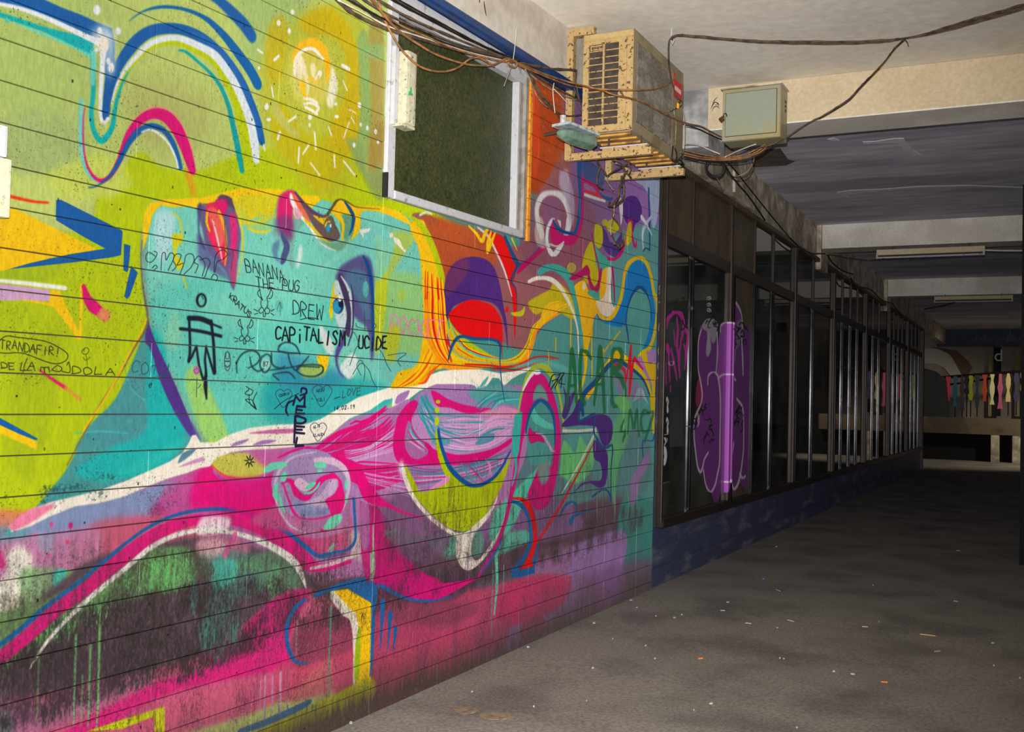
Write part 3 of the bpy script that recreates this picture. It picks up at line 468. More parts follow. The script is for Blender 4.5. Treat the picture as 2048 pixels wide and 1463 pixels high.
    # pink loop
    P('1046 826 1053 784 1064 759 1078 747 1090 752 1100 771 1110 796 1117 826 1121 859 1122 888 1117 927 1109 976 1098 1005 1082 1019 1068 1015 1057 1001 1056 986 1064 966 1078 933 1090 925 1102 933 1107 909 1110 878 1109 849 1104 826 1094 806 1084 801 1074 804 1064 816 1056 838 1050 862 1044 880', (208, 4, 112), .6)
    P('1066 800 1070 778 1080 768 1092 784 1096 802 1084 796 1072 800', (96, 150, 140), 4); P('1078 925 1092 905 1100 940 1096 960 1084 968 1076 950', (110, 130, 130), 5)
    P('1056 838 1068 812 1084 804 1098 815 1106 840 1108 880 1104 915 1084 925 1064 930 1054 900', (64, 142, 138), 1); L('1066 822 1072 836 1090 848 1108 854', [8, 12, 12, 8], (76, 196, 172), 1, .9); P('1056 868 1060 854 1066 862 1080 866 1090 884 1076 882 1062 886', (196, 8, 100), 1.5); L('1072 866 1086 870 1096 885 1104 900 1110 902', [2, 3, 4, 4, 2], (190, 150, 190), .6)
    L('1052 864 1055 843 1062 820 1074 804 1084 801 1096 810 1106 829 1110 859 1110 888', [3, 4, 5, 6, 6, 6, 5, 4, 2], (14, 78, 140), .3)
    L('1035 826 1043 790 1053 756 1066 737 1078 731 1094 737 1109 759 1119 790 1125 826 1128 858', [2, 3, 5, 8, 11, 10, 6, 4, 4, 3], (164, 186, 40), .5); L('1046 780 1057 758 1066 746', [2, 4, 5], WH, .5); D(1074, 744, 8, 5, WH, 1.5)
    # red and blue figure at the foot
    L('1024 1002 1040 1008 1053 1022 1060 1045 1062 1070 1060 1090 1050 1112 1036 1130', [6, 7, 8, 7, 6, 7, 7, 8], (20, 84, 150), .4)
    L('1025 996 1043 998 1057 1012 1066 1036 1070 1062 1069 1089 1061 1112 1052 1130', [4, 7, 9, 9, 8, 8, 9, 8], (224, 8, 10), .4); L('1078 1080 1073 1100 1070 1122', [2, 4, 6], (20, 84, 150), .5)
    P('1022 1135 1040 1129 1070 1121 1069 1146 1060 1148 1045 1152 1023 1155', (16, 86, 156), .4, sm=False); P('1038 1137 1054 1124 1065 1124 1065 1132 1054 1135', (224, 8, 8), .3)
    L('1191 879 1150 958 1120 1012 1095 1052 1076 1082', [1.5, 3, 4, 5, 4], (196, 30, 40), .4); L('1192 862 1160 925 1124 986', [3, 3, 1.5], (200, 205, 180), .4); L('1126 861 1160 861 1192 858', [6, 5, 5], (214, 205, 190), .3)
    # purples
    P('1123 852 1146 824 1156 800 1170 790 1164 815 1158 838 1175 836 1190 829 1210 829 1222 838 1226 856 1222 880 1212 892 1203 885 1195 858 1190 852 1160 850', (60, 24, 116), 1.2); P('1188 880 1204 890 1214 905 1216 925 1214 955 1208 971 1198 975 1188 970 1178 966 1162 972 1150 984 1164 966 1185 961 1200 960 1204 945 1200 925 1188 915', (62, 26, 118), 1)
    P('1124 830 1130 802 1127 772 1136 792 1150 782 1144 806 1132 836', (62, 34, 120), 1)
    L('1163 790 1158 838 1172 836 1190 828 1188 862 1200 888 1212 895 1225 892 1222 940 1222 996', [5, 4, 4, 3, 3, 4, 4, 3, 2, 2], DB, .4); L('1184 993 1200 981 1212 979 1220 990 1222 1002', 2.5, DB, .4)
    L('1118 1034 1130 1011 1145 1003 1153 1013 1152 1022', [2, 4, 4, 4, 3], (22, 80, 140), .5); L('1142 1042 1150 1031 1170 1024 1188 1024', [8, 5, 3, 2], (24, 80, 140), .8); L('1286 912 1286 882 1306 880 1308 856', 2.4, (20, 80, 140), .4)
    P('1262 960 1282 925 1300 900 1296 930 1280 960 1272 1000 1262 1010', (150, 100, 170), 3, .85)
    # -- big domes in the middle
    P('846 440 858 470 880 520 892 570 886 612 880 640 890 700 906 726 880 738 852 744 842 768 800 775 782 776 790 756 800 742 830 732 842 700 847 640 844 560 838 500 820 450', (242, 190, 10), 2.5)
    P('820 430 850 450 875 500 890 560 880 560 866 510 845 465', (176, 196, 10), 1.5, .9)
    P('884 614 887 590 892 556 905 530 925 517 950 513 975 520 990 538 1000 570 1007 610 1014 650 1016 700 1010 655 1000 622 985 606 960 600 940 600 920 606 905 616 896 640 888 650 880 636', (76, 36, 124), 2); P('905 530 890 560 895 590 925 560 940 530 930 516', (120, 50, 90), 7, .7)
    P('897 634 904 620 925 605 945 599 965 603 985 612 998 630 1005 652 1005 690 1004 722 999 686 960 677 925 669 910 655', (230, 2, 8), .8); D(1014, 619, 4, 6, (220, 20, 20), 1)
    P('974 460 1003 470 1014 480 1033 522 1030 556 1023 564 1033 580 1034 618 1030 682 1028 657 1026 608 1019 566 1011 540 994 510 982 478', (228, 4, 6), .4, sm=False); L('955 454 976 472 991 500 1005 530 1014 556 1024 592', [3, 4, 3.5, 3.5, 3, 1.5], (222, 205, 205), .3)
    L('1010 474 1022 502 1035 526 1050 527 1070 508 1094 478', [5, 6, 8, 8, 5, 4], (26, 74, 124), .4); P('1034 548 1040 532 1062 512 1093 484 1096 492 1070 516 1048 538', (176, 8, 88), .4); L('1036 528 1028 548 1023 562 1032 580 1034 610', [5, 4, 4, 2, 1], (40, 60, 120), .3)
    for q in ('938 452 952 466 964 482 970 466 975 460', '982 464 976 484 975 503', '990 466 982 486 976 502'): L(q, [3, 6, 5], (244, 196, 10), .5)
    L('1024 477 1034 500', [3, 1], (240, 190, 20)); L('840 430 852 424 864 428', [4, 5, 3], (205, 225, 190), 1)
    hr = [(254, 196, 0), (250, 150, 10), (226, 20, 20), (244, 204, 20), (206, 200, 10)]
    hair(c, '892 636 898 662 914 690 950 712 1000 722 1034 714 1054 690 1068 652 1096 628', '852 668 870 712 890 734 930 736 1000 731 1040 729 1062 700 1074 660 1122 626', 19, hr, 4, 21, 1, .004)
    hair(c, '884 560 888 600 890 640 894 680 906 722', '850 540 850 600 852 660 868 704 892 728', 21, hr[:4]+[(226, 20, 20)], 4, 22, 1, .02); hair(c, '852 696 842 728 818 756 783 776', '882 726 864 746 850 764 838 768', 14, [(250, 150, 10), (244, 90, 10), (254, 200, 0), (200, 190, 20)], 3.4, 23, 1, .02)
    P('897 634 905 652 925 672 960 696 1003 722 980 714 940 702 915 688 903 668', (178, 196, 10), .5); hair(c, '905 655 930 690 960 706 1000 716', '896 660 905 700 940 722 1000 728', 12, hr+[(90, 190, 180)], 3, 24, 1, .01)
    L('930 728 975 730 1010 734 1042 727 1070 714 1096 713 1118 717', [3, 4, 5, 4, 3, 3, 2], (214, 16, 20), .4); L('985 738 1030 740 1070 726 1110 716', [3, 3, 2, 1], (220, 30, 30), .4)
    L('1000 722 1040 730 1080 722 1130 738 1170 760', [2, 6, 10, 10, 4], (90, 190, 180), 4, .6)
    L('897 718 905 690 920 673 950 677 997 683 1000 722 1003 762 1009 802', [3, 5, 6, 6, 5, 2, 2, 1], (16, 76, 136), .3)
    P('1056 606 1078 590 1100 578 1110 560 1140 588 1152 630 1140 636 1118 624 1090 622 1070 628', (196, 178, 10), 2.5); P('1022 625 1040 622 1050 612 1046 630 1030 632', (200, 190, 20), 1)
    hair(c, '1070 650 1082 630 1100 608 1125 602', '1078 660 1096 640 1120 622 1140 612', 5, [(250, 190, 10)], 4, 25, 1)
    for x, y0, y1, ww in ((1142, 632, 745, 3), (1112, 676, 703, 2.4), (1097, 700, 746, 2), (1184, 660, 752, 3), (1207, 700, 722, 3)): L([x, y0, x, y1], [ww, ww*.7], (216, 170, 10), .4)
    P('1147 573 1168 560 1177 579 1190 592 1198 600 1194 626 1188 636 1182 673 1176 702 1174 735 1170 757 1164 777 1156 800 1162 768 1168 742 1167 712 1163 657 1158 618 1152 591', (250, 186, 0), .4); D(1169, 572, 4, 8, (235, 220, 205), 2.5, .85)
    L('1078 544 1100 534 1122 541 1138 558 1148 592 1156 632 1163 672 1167 700', [10, 13, 13, 12, 8, 7, 6, 2], (54, 160, 150), .6); L('1057 563 1075 556 1100 558 1120 574 1138 604 1149 632 1156 665 1158 714', [5, 8, 8, 6, 5, 4, 3, 2], (230, 222, 210), .4); L('1153 760 1154 790 1158 740', [1, 3, 1], (200, 210, 205), .5)
    # white scroll and things under the bracket
    L('1084 468 1076 444 1074 416 1082 396 1096 386 1116 388 1130 402 1138 428 1138 452 1130 474', [10, 9, 8, 9, 10, 10, 9, 8, 8, 6], (214, 210, 214), 3); L('1136 440 1132 470 1120 494 1108 508 1099 500 1094 480 1096 456 1104 438 1113 430 1118 438 1121 452', [6, 7, 7, 8, 7, 6, 5, 6, 7, 6, 2], (206, 206, 222), .8)
    P('1120 350 1135 340 1140 400 1130 395 1118 370', (196, 190, 210), 6, .6); L('1122 350 1134 372 1142 410 1143 440', [10, 18, 16, 8], (170, 160, 190), 5, .7); L('1080 450 1078 470 1086 484 1096 490', [16, 18, 14, 6], (196, 190, 180), 4, .7); P('1082 420 1086 400 1100 394 1118 398 1126 416 1122 440 1104 436 1092 452 1088 440', (128, 78, 112), 2)
    P('1103 448 1108 440 1113 458 1130 470 1150 470 1152 484 1140 490 1124 488 1110 490 1101 476', (186, 2, 92), 1); L('1158 318 1159 360 1161 400 1158 434 1152 462 1144 466 1126 463 1112 452 1106 440', [9, 8, 6, 6, 6, 6, 6, 5, 2], (14, 70, 136), .5); L('1164 352 1165 400 1165 432 1160 456 1152 480', [4, 4, 5, 6, 4], (186, 6, 92), .6)
    P('1164 318 1204 340 1204 372 1170 362', (30, 64, 130), 5, .85); P('1163 356 1196 372 1196 390 1186 384 1168 376', (186, 10, 96), 1.5); P('1168 366 1186 374 1192 386 1170 378', (150, 100, 150), 1, .9); L('1169 382 1190 388 1214 398', [4, 4, 3], (226, 20, 30), .4); L('1169 389 1190 396 1210 402', [5, 5, 4], (222, 216, 214), .4); P('1198 384 1210 392 1226 396 1218 402 1204 394', (14, 74, 140), .8)
    L('1246 350 1248 370 1244 388', [4, 5, 2], (14, 70, 140), .5); L('1100 488 1115 492 1128 484', 3, (190, 190, 180), .6); L('1142 478 1145 560', 1, (150, 20, 80), .3); L('1162 440 1163 560', 1, (150, 20, 80), .3)
    P('1248 402 1258 392 1274 394 1283 414 1282 436 1270 450 1266 464 1256 450 1248 436 1245 418', (66, 28, 122), 1.5); P('1200 452 1206 490 1216 506 1230 514 1244 506 1247 486 1244 464 1232 482 1220 482 1212 462', (70, 40, 118), 1.2)
    D(1226, 452, 13, 14, (186, 178, 12), 1); D(1210, 445, 6, 7, (170, 165, 30), 1); P('1190 450 1203 452 1206 480 1200 496 1190 486', (184, 178, 12), 1); P('1164 532 1172 500 1184 482 1196 506 1200 530 1200 556 1188 572 1170 560', (186, 172, 10), 2)
    P('1186 452 1190 486 1202 506 1218 520 1222 546 1210 560 1196 540 1190 510', (54, 160, 140), .8); L('1184 468 1190 500 1197 530 1199 556', [3, 2.5, 2.5, 3], (170, 20, 70), .3); L('1216 516 1228 518 1242 506 1250 486 1256 452 1258 440 1264 442 1264 466 1268 488 1272 492 1273 478', [6, 5, 4, 3, 3, 3, 3, 3, 4, 3, 1], (190, 8, 90), .4); P('1257 446 1263 446 1262 482 1252 490 1252 470', (190, 170, 14), .6)
    P('1138 556 1160 542 1174 530 1180 548 1166 552 1146 560', (170, 6, 84), .5); D(1143, 535, 9, 10, (178, 172, 40), 1); D(1143, 535, 7, 8, (150, 130, 90), 1, .6); P('1238 404 1243 396 1246 420 1242 450 1240 430', (215, 212, 210), 1)
    L('1176 542 1180 562 1188 578 1196 574 1200 556 1202 540', [5, 5, 6, 6, 5, 4], (168, 6, 80), .4); P('1175 585 1188 580 1196 586 1206 560 1214 548 1206 590 1196 600', (54, 160, 140), .8); P('1205 542 1222 538 1214 580 1200 598', (240, 176, 10), .8)
    P('1214 538 1223 538 1221 575 1223 600 1227 613 1231 611 1226 626 1215 633 1203 628 1195 615 1193 602 1204 597 1213 578', (228, 210, 190), .5); L('1225 538 1228 570 1229 602', [4, 3, 2], (170, 6, 80), .4)
    P('1247 596 1252 556 1262 530 1277 520 1293 534 1303 568 1307 600 1311 640 1301 682 1284 703 1298 660 1302 610 1296 586 1280 575 1266 586 1256 615 1252 648 1228 652 1200 640 1195 626 1222 640 1236 616', (6, 112, 188), .6)
    L('1192 612 1200 630 1214 638 1228 628 1240 602 1246 572 1249 548 1258 526 1277 515 1292 524 1302 552 1308 586 1314 602 1313 642 1302 690 1286 704 1276 712', [3, 5, 6, 6, 5, 5, 5, 5, 6, 5, 5, 5, 5, 5, 5, 6, 2], (240, 176, 4), .4); L('1258 688 1254 660 1252 640 1256 612 1266 586 1279 574 1292 584 1300 606 1303 640', [1, 3, 2.4, 2.4, 3, 6, 3, 2, 1.5], (10, 66, 130), .3)
    P('1266 352 1322 346 1319 400 1312 448 1304 452 1300 400 1288 374 1276 366', (152, 170, 210), 1.5); L('1298 378 1299 450 1300 500', [3, 3, 2], (10, 66, 120), .4); L('1288 502 1285 470 1292 448 1302 434', [2, 4, 4, 3], (170, 180, 214), .6); L('1283 434 1292 446 1304 470', [5, 3, 1], (205, 210, 230), .5); L('1287 502 1292 496 1300 500', 2, (10, 60, 110), .3)
    # peaks on the right
    P('1242 738 1268 722 1290 704 1312 700 1312 728 1300 738 1302 770 1290 762 1266 738', (158, 118, 182), 1.5); P('1225 745 1245 745 1290 780 1280 800 1240 790', (140, 110, 160), 6, .7)
    L('1176 790 1200 752 1226 714 1236 706 1262 726 1286 750 1299 778 1304 812 1307 862', [8, 8, 7, 8, 7, 6, 5, 5, 4], (246, 182, 0), .4); L('1166 826 1166 792 1190 764 1228 722 1258 734 1286 758 1300 790', [6, 7, 7, 6, 5, 3, 2], (12, 64, 126), .4); L('1170 785 1186 765', [4, 2], (12, 64, 126), .4)
    P('1282 706 1292 701 1298 727 1311 728 1310 800 1307 862 1303 820 1304 770 1293 740', (246, 182, 2), .5); P('1230 706 1236 696 1238 706 1244 716 1232 716', (240, 180, 4), .6)
    L('1227 732 1233 726 1249 740 1252 762 1262 692 1259 786 1266 722 1269 716 1286 738', [3, 4, 4, 3, 4, 4, 4, 5, 2], (214, 16, 36), .3, sm=False); L('1240 662 1205 708', [2, 2.5], (196, 160, 30), .5)
    GA = (14, 96, 46)
    for q in ('1134 806 1139 760 1144 702 1149 740 1153 800', '1137 772 1150 770', '1182 716 1172 703 1162 708 1160 760 1162 790 1170 806', '1189 806 1195 750 1201 696 1206 760 1209 820', '1192 768 1208 768', '1225 806 1223 750 1226 704 1238 698 1245 712 1238 732 1228 742 1242 756 1250 780 1244 804 1230 812 1223 800'): L(q, [5, 8, 6], GA, 1.6, .86)
    P('1230 800 1240 790 1254 796 1258 815 1244 822', (96, 190, 90), 3, .9); L('1248 780 1247 850', 2, (120, 220, 140), .8, .7)
    for q in ('1256 866 1260 820 1268 855 1274 820 1278 870', '1298 826 1288 820 1282 840 1286 862 1296 862', '1288 828 1306 824 1300 850 1290 880', '1248 840 1242 860 1250 864 1246 880'): L(q, [3, 5, 4], (16, 96, 50), 1.5, .8)
    for i in range(5): L([1266+i*2, 802-i*5, 1282, 792-i*4, 1296-i*2, 806-i*5], 1.1, (160, 200, 200), .4, .8)
    hair(c, '1178 975 1180 1000 1178 1040', '1248 975 1250 1010 1250 1050', 6, [(120, 200, 150)], 1.2, 31, .6)
    # -- marker tags, written over everything
    BK = (22, 26, 34)
    c.cr(0, 0, 1)
    text(c, 'TRANDAFIR!', 0, 694, 10.3, 1.75, 1, -17, 1.5, BK, 1.18); L('-6 686 12 672 34 674 90 682 124 698 136 710 130 722 112 727 90 722 46 706 10 706 -6 703', 1.5, BK)
    text(c, 'DE', 2, 735, 13, 1, 0, -12, 1.5, BK, 1.15); text(c, 'LA', 40, 739, 14, 1, 2, -16, 1.5, BK, 1.1); text(c, 'mO', 80, 742, 22, .8, 1, -12, 1.5, BK, 1.1); L('124 742 140 744 138 724 134 730', 1.5, BK); text(c, 'DOLA', 143, 746, 18, .6, 2, -15, 1.5, BK, 1.25)
    L('55 716 48 738 64 740', 1.3, BK); L('170 696 164 702 168 708 176 706 178 698 171 695 168 702', 1.3, (60, 70, 20)); L('172 708 174 720 175 730', 1.1, (60, 70, 20)); L('166 714 172 720 180 714', 1.1, (60, 70, 20))
    text(c, 'COnU', 262, 742, 15, 2, 5, -24, 1.6, (30, 90, 100), 1.25); L('272 755 300 755 330 751 337 742', 1.4, (30, 90, 100)); L('300 775 298 770 303 766 302 772', 1.4, BK)
    # hollow lettering with round loops
    for q in ('310 512 298 504 292 512 294 522 302 524 310 516 314 506 308 502', '304 536 310 530 314 534 308 540', '322 540 324 508 330 506 332 520 340 506 348 510 344 524 336 540', '344 542 352 532 346 520 352 508 362 510 358 522 354 530 366 526', '360 548 368 526 372 510 384 508 388 520 382 534 374 542 368 548', '390 546 396 530 388 524 396 512 404 518 410 530 404 552', '400 520 412 516 420 524 414 540 410 552 406 556', '428 544 430 514 438 502 448 500 454 508 446 518 434 524 430 544', '422 556 428 548 435 554 432 562'): L(q, 1.3, BK)
    D(403, 600, 11, 14.5, BK, .3); D(403.5, 600.5, 6.5, 10.5, (104, 206, 190), .3); L('404 592 407 598', 1.4, BK)
    for q, ww in (('377 636 400 637 421 645', 10), ('360 657 400 662 442 672', 6.5), ('378 640 380 700 377 722', 5), ('422 642 427 690 430 745', 5.5), ('412 740 411 770 413 797', [3, 8, 3])): L(q, ww, (18, 24, 44), .3)
    L('378 722 384 712 393 692 398 730 406 758 413 752 410 720 412 692 420 720 428 746', [4.5], (18, 24, 44), .3, sm=False); L('420 646 442 655', 4, (18, 24, 44), .3)
    D(393, 740, 6.5, 9, (190, 120, 170), .5); L('393 734 398 742 392 747 388 740 394 737', 1, (130, 60, 120)); L('394 756 393 794', 1, BK); L('402 768 396 776', 1, BK)
    text(c, 'BANANA', 492, 541, 10.8, 3.4, -3, -25, 1.6, BK, 1.24); text(c, 'THE', 512, 571, 12, 2.4, -2, -20, 1.6, BK, 1.1); text(c, 'PUG', 563, 578, 11, 2, 2, -22, 1.6, BK, 1.1)
    text(c, 'KRATUS', 458, 594, 6.6, 6.6, 4, -10, 1.5, BK, 1.08)
    for ox, oy, ky in ((528, 0, 1), (488, 58, .9)):   # two rabbit doodles
        for q in ('-8 578 -6 590 -2 600', '-8 578 -12 584 -10 592 -4 596', '14 578 10 590 6 594', '14 578 18 586 14 596 8 596', '-4 596 -6 606 -4 614', '6 596 8 606 6 614', '-10 620 -4 614 1 620 6 614 12 620', '-10 620 -8 626 -2 624 1 620 4 626 10 626 12 620', '-1 626 -1 632 3 632 3 626', '-12 622 -20 618', '-12 626 -19 628', '14 622 21 618', '14 626 20 630'):
            v = [float(t) for t in q.split()]; L([z+ox if i % 2 == 0 else (z-600)*ky+600+oy for i, z in enumerate(v)], 1.3, BK)
    D(559, 612, 8, 11, (60, 120, 120), .3, .5); D(559, 612, 7, 10, (104, 206, 190), .3); L('555 618 560 604 564 616', 1, BK, 0, .7); L('560 604 561 630', 1, BK, 0, .6)
    text(c, 'DREW', 585, 626, 13.5, 2.6, 1, -28, 1.7, BK, 1.16); L('601 639 620 635 638 638', 1.4, BK)
    text(c, 'CAPiTALISM', 550, 676, 12.2, 1.2, 1, -26, 3.2, BK, 1.16); text(c, 'UCiDE', 716, 694, 10.2, 1, 1, -24, 3, BK, 1.16)
    for q in ('474 745 474 725 484 708 500 701 514 704 520 716 512 728 496 736', '500 714 504 732 516 742 528 736', '524 712 520 730 528 744 538 738 542 716 534 708 524 714', '543 705 545 728 560 736 570 732', '560 690 556 700 568 704 580 706 596 706', '556 692 572 684 590 690 600 708', '576 706 582 728 592 740 604 728 618 712', '540 740 570 736 600 732 640 734', '546 748 576 744 590 756', '594 738 600 730 640 730 646 742 630 752 606 750 592 740', '546 750 558 760'): L(q, [2.4, 3.4, 2.4], (28, 60, 70), .6, .95)
    D(532, 727, 9, 11, (150, 215, 205), .3); text(c, '87', 526, 731, 5, 0, 0, -9, 1, BK, 1.1); D(455, 722, 6.5, 20, BK, .3); D(455, 722, 5.3, 18.8, (112, 208, 192), .3); L('452 706 452 716 458 716 458 706', 1, BK); L('451 722 459 722', 2, BK); L('451 730 455 734 459 730', 1.3, BK)
    for q in ('492 772 498 778 490 786 500 790 506 782 498 776', '498 788 500 806 512 818', '512 816 494 802 492 798 504 800 512 816', '514 784 506 802 513 818'): L(q, 1.3, BK)
    for x, y, w_, t1, t2 in ((568, 795, 17, 'COSmIN', ''), (645, 790, 20, 'AnDU', 'IULI'), (637, 862, 17, 'ALIn', 'CLAUDI')):
        L([x, y-w_*.75, x-w_*.5, y-w_, x-w_, y-w_*.5, x-w_*.6, y+w_*.4, x-w_*.1, y+w_*1.15, x+w_*.6, y+w_*.3, x+w_*.95, y-w_*.5, x+w_*.5, y-w_, x, y-w_*.75], 1.1, (40, 60, 80))
        text(c, t1, x-w_*.62, y-w_*.1-(4 if t2 else 0), w_*.17, -.6, 0, -w_*.32, .9, (30, 30, 60), 1.25)
        if t2: text(c, t2, x-w_*.62, y+w_*.62, w_*.19, -.4, 0, -w_*.3, .9, (30, 30, 60), 1.25)
    L('548 818 570 800 598 786', 1.2, BK); text(c, 'LOVE', 684, 794, 8, -1.2, 1, -14, 1.2, (40, 70, 80), 1.2); L('668 797 680 793', 1.2, BK); text(c, '14.02.19', 667, 820, 4.5, -.5, .6, -7, 1.1, BK, 1.2)
    for i, (ch, yy, hh) in enumerate((('M', 796, 18), ('E', 818, 14), ('D', 838, 14), ('E', 856, 12), ('L', 880, 16))): text(c, ch, 588, yy+hh*.6, 22, 2, 2, -hh, 4.4, (30, 22, 66), 1.1, seed=i+4)
    L('588 800 576 806 572 820 576 830', [3, 4, 4, 3], (30, 22, 66)); L('600 790 612 786 612 778 604 776 602 784', [3, 4, 4, 4, 3], (30, 22, 66)); L('590 832 588 884', 4, (30, 22, 66))
    text(c, 'POCKET', 780, 660, 15, 2.4, 2, -34, 2, (232, 120, 190), 1.2)
    for q in ('702 676 706 664 712 672 718 690', '716 642 738 640 752 650 744 658 716 654 712 646', '729 620 730 660', '706 748 722 726 738 740 745 760 756 778', '722 750 714 730 722 720 730 736 728 762', '775 710 812 706 796 720 802 732', '740 700 760 700 775 730 782 742', '700 730 710 700 716 690'): L(q, 1.3, (40, 90, 96))
    for k in range(8): 
        t = k*pi/4; L([499+3*cos(t), 922+3*sin(t), 499+10*cos(t+.15), 922+13*sin(t+.15), 499+3*cos(t+.5), 922+3*sin(t+.5)], 1.2, BK)
    for q in ('1098 772 1104 752 1112 748', '1104 762 1116 758 1110 776', '1114 750 1128 746 1118 764 1130 768', '1102 778 1120 750', '1124 752 1122 774'): L(q, 1.8, BK)
    # faded eye doodle, scratches
    L('20 622 34 612 32 624 22 628', 1.2, (110, 130, 50), .5, .7); L('44 612 54 618 48 624', 1.2, (110, 130, 50), .5, .7)
    # drips
    dr = random.Random(5)
    for x, y0, y1, q, ww in ((152, 1270, 1450, (110, 205, 120), 4.4), (165, 1350, 1452, (110, 190, 110), 3), (181, 1290, 1452, (110, 205, 110), 4.6), (200, 1250, 1455, (118, 215, 110), 5), (78, 1300, 1440, (100, 150, 90), 3.4), (122, 1222, 1380, (20, 100, 90), 1.6), (662, 1212, 1392, (50, 170, 120), 3.2), (594, 1240, 1310, (120, 140, 110), 2.6), (531, 1352, 1440, (190, 150, 185), 3), (546, 1352, 1425, (190, 150, 185), 3), (562, 1345, 1425, (200, 150, 190), 5), (522, 1360, 1420, (190, 150, 185), 2), (575, 1340, 1412, (120, 90, 110), 2), (986, 1140, 1275, (70, 160, 130), 2), (1008, 1130, 1190, (90, 180, 160), 1.6)):
        L([x, y0, x-(y1-y0)*.03, y1], [ww, ww*.6], q, .7, .85)
    mottle(c, '-60 1360 60 1260 170 1190 260 1160 200 1260 60 1400', (52, 44, 46), 16, 5, .50, 5, 20, .8, 21); mottle(c, '640 1160 745 1150 742 1250 650 1240', (60, 46, 50), 14, 4, .52, 5, 12, .75, 22); mottle(c, '735 1080 1000 1060 1060 1130 900 1190 742 1190', (62, 44, 60), 18, 5, .50, 4, 16, .7, 23); mottle(c, '900 1080 1000 1070 980 1140 910 1140', (90, 80, 84), 16, 4, .55, 5, 8, .6, 24)
    mottle(c, '80 960 160 930 240 950 200 1010 90 1030', (40, 76, 80), 7, 7, .55, 6, 18, .7, 25); mottle(c, '240 1000 330 970 380 990 300 1040', (70, 70, 90), 7, 7, .56, 6, 14, .6, 26); mottle(c, '860 900 1000 680 1100 720 1040 760', (40, 100, 100), 9, 7, .6, 5, 20, .5, 27)
    # ---------------- weathering, real dirt on the paint: speckles, streaks, rising damp; also a painted dimming of the far end
    im = c.im; Hh, Ww = c.H, c.W; rng = np.random.default_rng(7)
    n1 = noise(Hh, Ww, 90, 9, rng)*.6+noise(Hh, Ww, 30, 4, rng)*.4; n2 = noise(Hh, Ww, 5, 5, rng); n3 = noise(Hh, Ww, 220, 260, rng); n4 = noise(Hh, Ww, 2.2, 2.2, rng); n5 = noise(Hh, Ww, 60, 70, rng)
    z = (c.z1-(np.arange(Hh)+.5)/c.ppm)[:, None]; s = (c.u0+(np.arange(Ww)+.5)/c.ppm)[None, :]
    zf = z-np.minimum(0, s*.0172); foot = np.clip((.34+.16*(n3-.5)-zf)/.34, 0, 1)
    belt = np.clip(1-np.abs(z-(.80+.10*np.clip((s+4.6)/3, 0, 1)))/.40, 0, 1)**.8*np.clip((-.55-s)/.9, 0, 1)
    streak = np.clip((n1-.36)*2.6, 0, 1)*(.35+.65*np.clip((n2-.25)*2, 0, 1))
    a = np.clip(belt*streak*(.62+.5*(n5-.5)), 0, .78)+np.clip(foot**1.3*(.75+.6*n1), 0, .93)*(1-belt*.3)
    a = np.clip(a, 0, .93)[..., None]*np.ones(1, np.float32)
    im[..., :3] = im[..., :3]*(1-a)+np.array([62, 52, 50], np.float32)/255*a
    b = (np.clip(n4-.80, 0, 1)*6*np.clip(n5*1.6-.45, 0, 1))[..., None]*.8; im[..., :3] = im[..., :3]*(1-np.clip(b, 0, .7))+.15*np.clip(b, 0, .7)
    t = (noise(Hh, Ww, 14, 3, rng)-.5)*.10+(n3-.5)*.10+(n2-.5)*.05; im[..., :3] *= (1+t)[..., None]
    low = np.clip((1.12+.1*(n3-.5)-z)/.3, 0, 1)*np.clip((-.3-s)/1., .35, 1); sp = noise(Hh, Ww, 6, 2.2, rng)*.5+n4*.5
    f_ = (np.clip((sp-.50)*5, 0, 1)*low*.36*(.4+n5))[..., None]; im[..., :3] = im[..., :3]*(1-f_)+np.array([58, 50, 52], np.float32)/255*f_
    f_ = (np.clip((noise(Hh, Ww, 8, 2.5, rng)-.68)*6, 0, 1)*low*.13)[..., None]; im[..., :3] = im[..., :3]*(1-f_)+np.array([190, 150, 160], np.float32)/255*f_
    q = np.clip((s+3.4)/2.2, 0, 1)*(.20+.30*np.clip(n3-.3, 0, 1)+.22*(n1-.5)); q = np.clip(q, 0, .5)[..., None]; im[..., :3] = im[..., :3]*(1-q)+np.array([70, 62, 66], np.float32)/255*q  # noisy film dims the far end: weaker light put into the pigment
    for _ in range(420):      # chips and little holes
        x, y = int(rng.integers(8, Ww-8)), int(rng.integers(8, Hh-8)); r = int(rng.integers(1, 4)); im[y-r:y+r, x-1:x+int(rng.integers(1, 4)), :3] *= rng.uniform(.2, .6)
    np.clip(im, 0, 1, out=im)
    return c
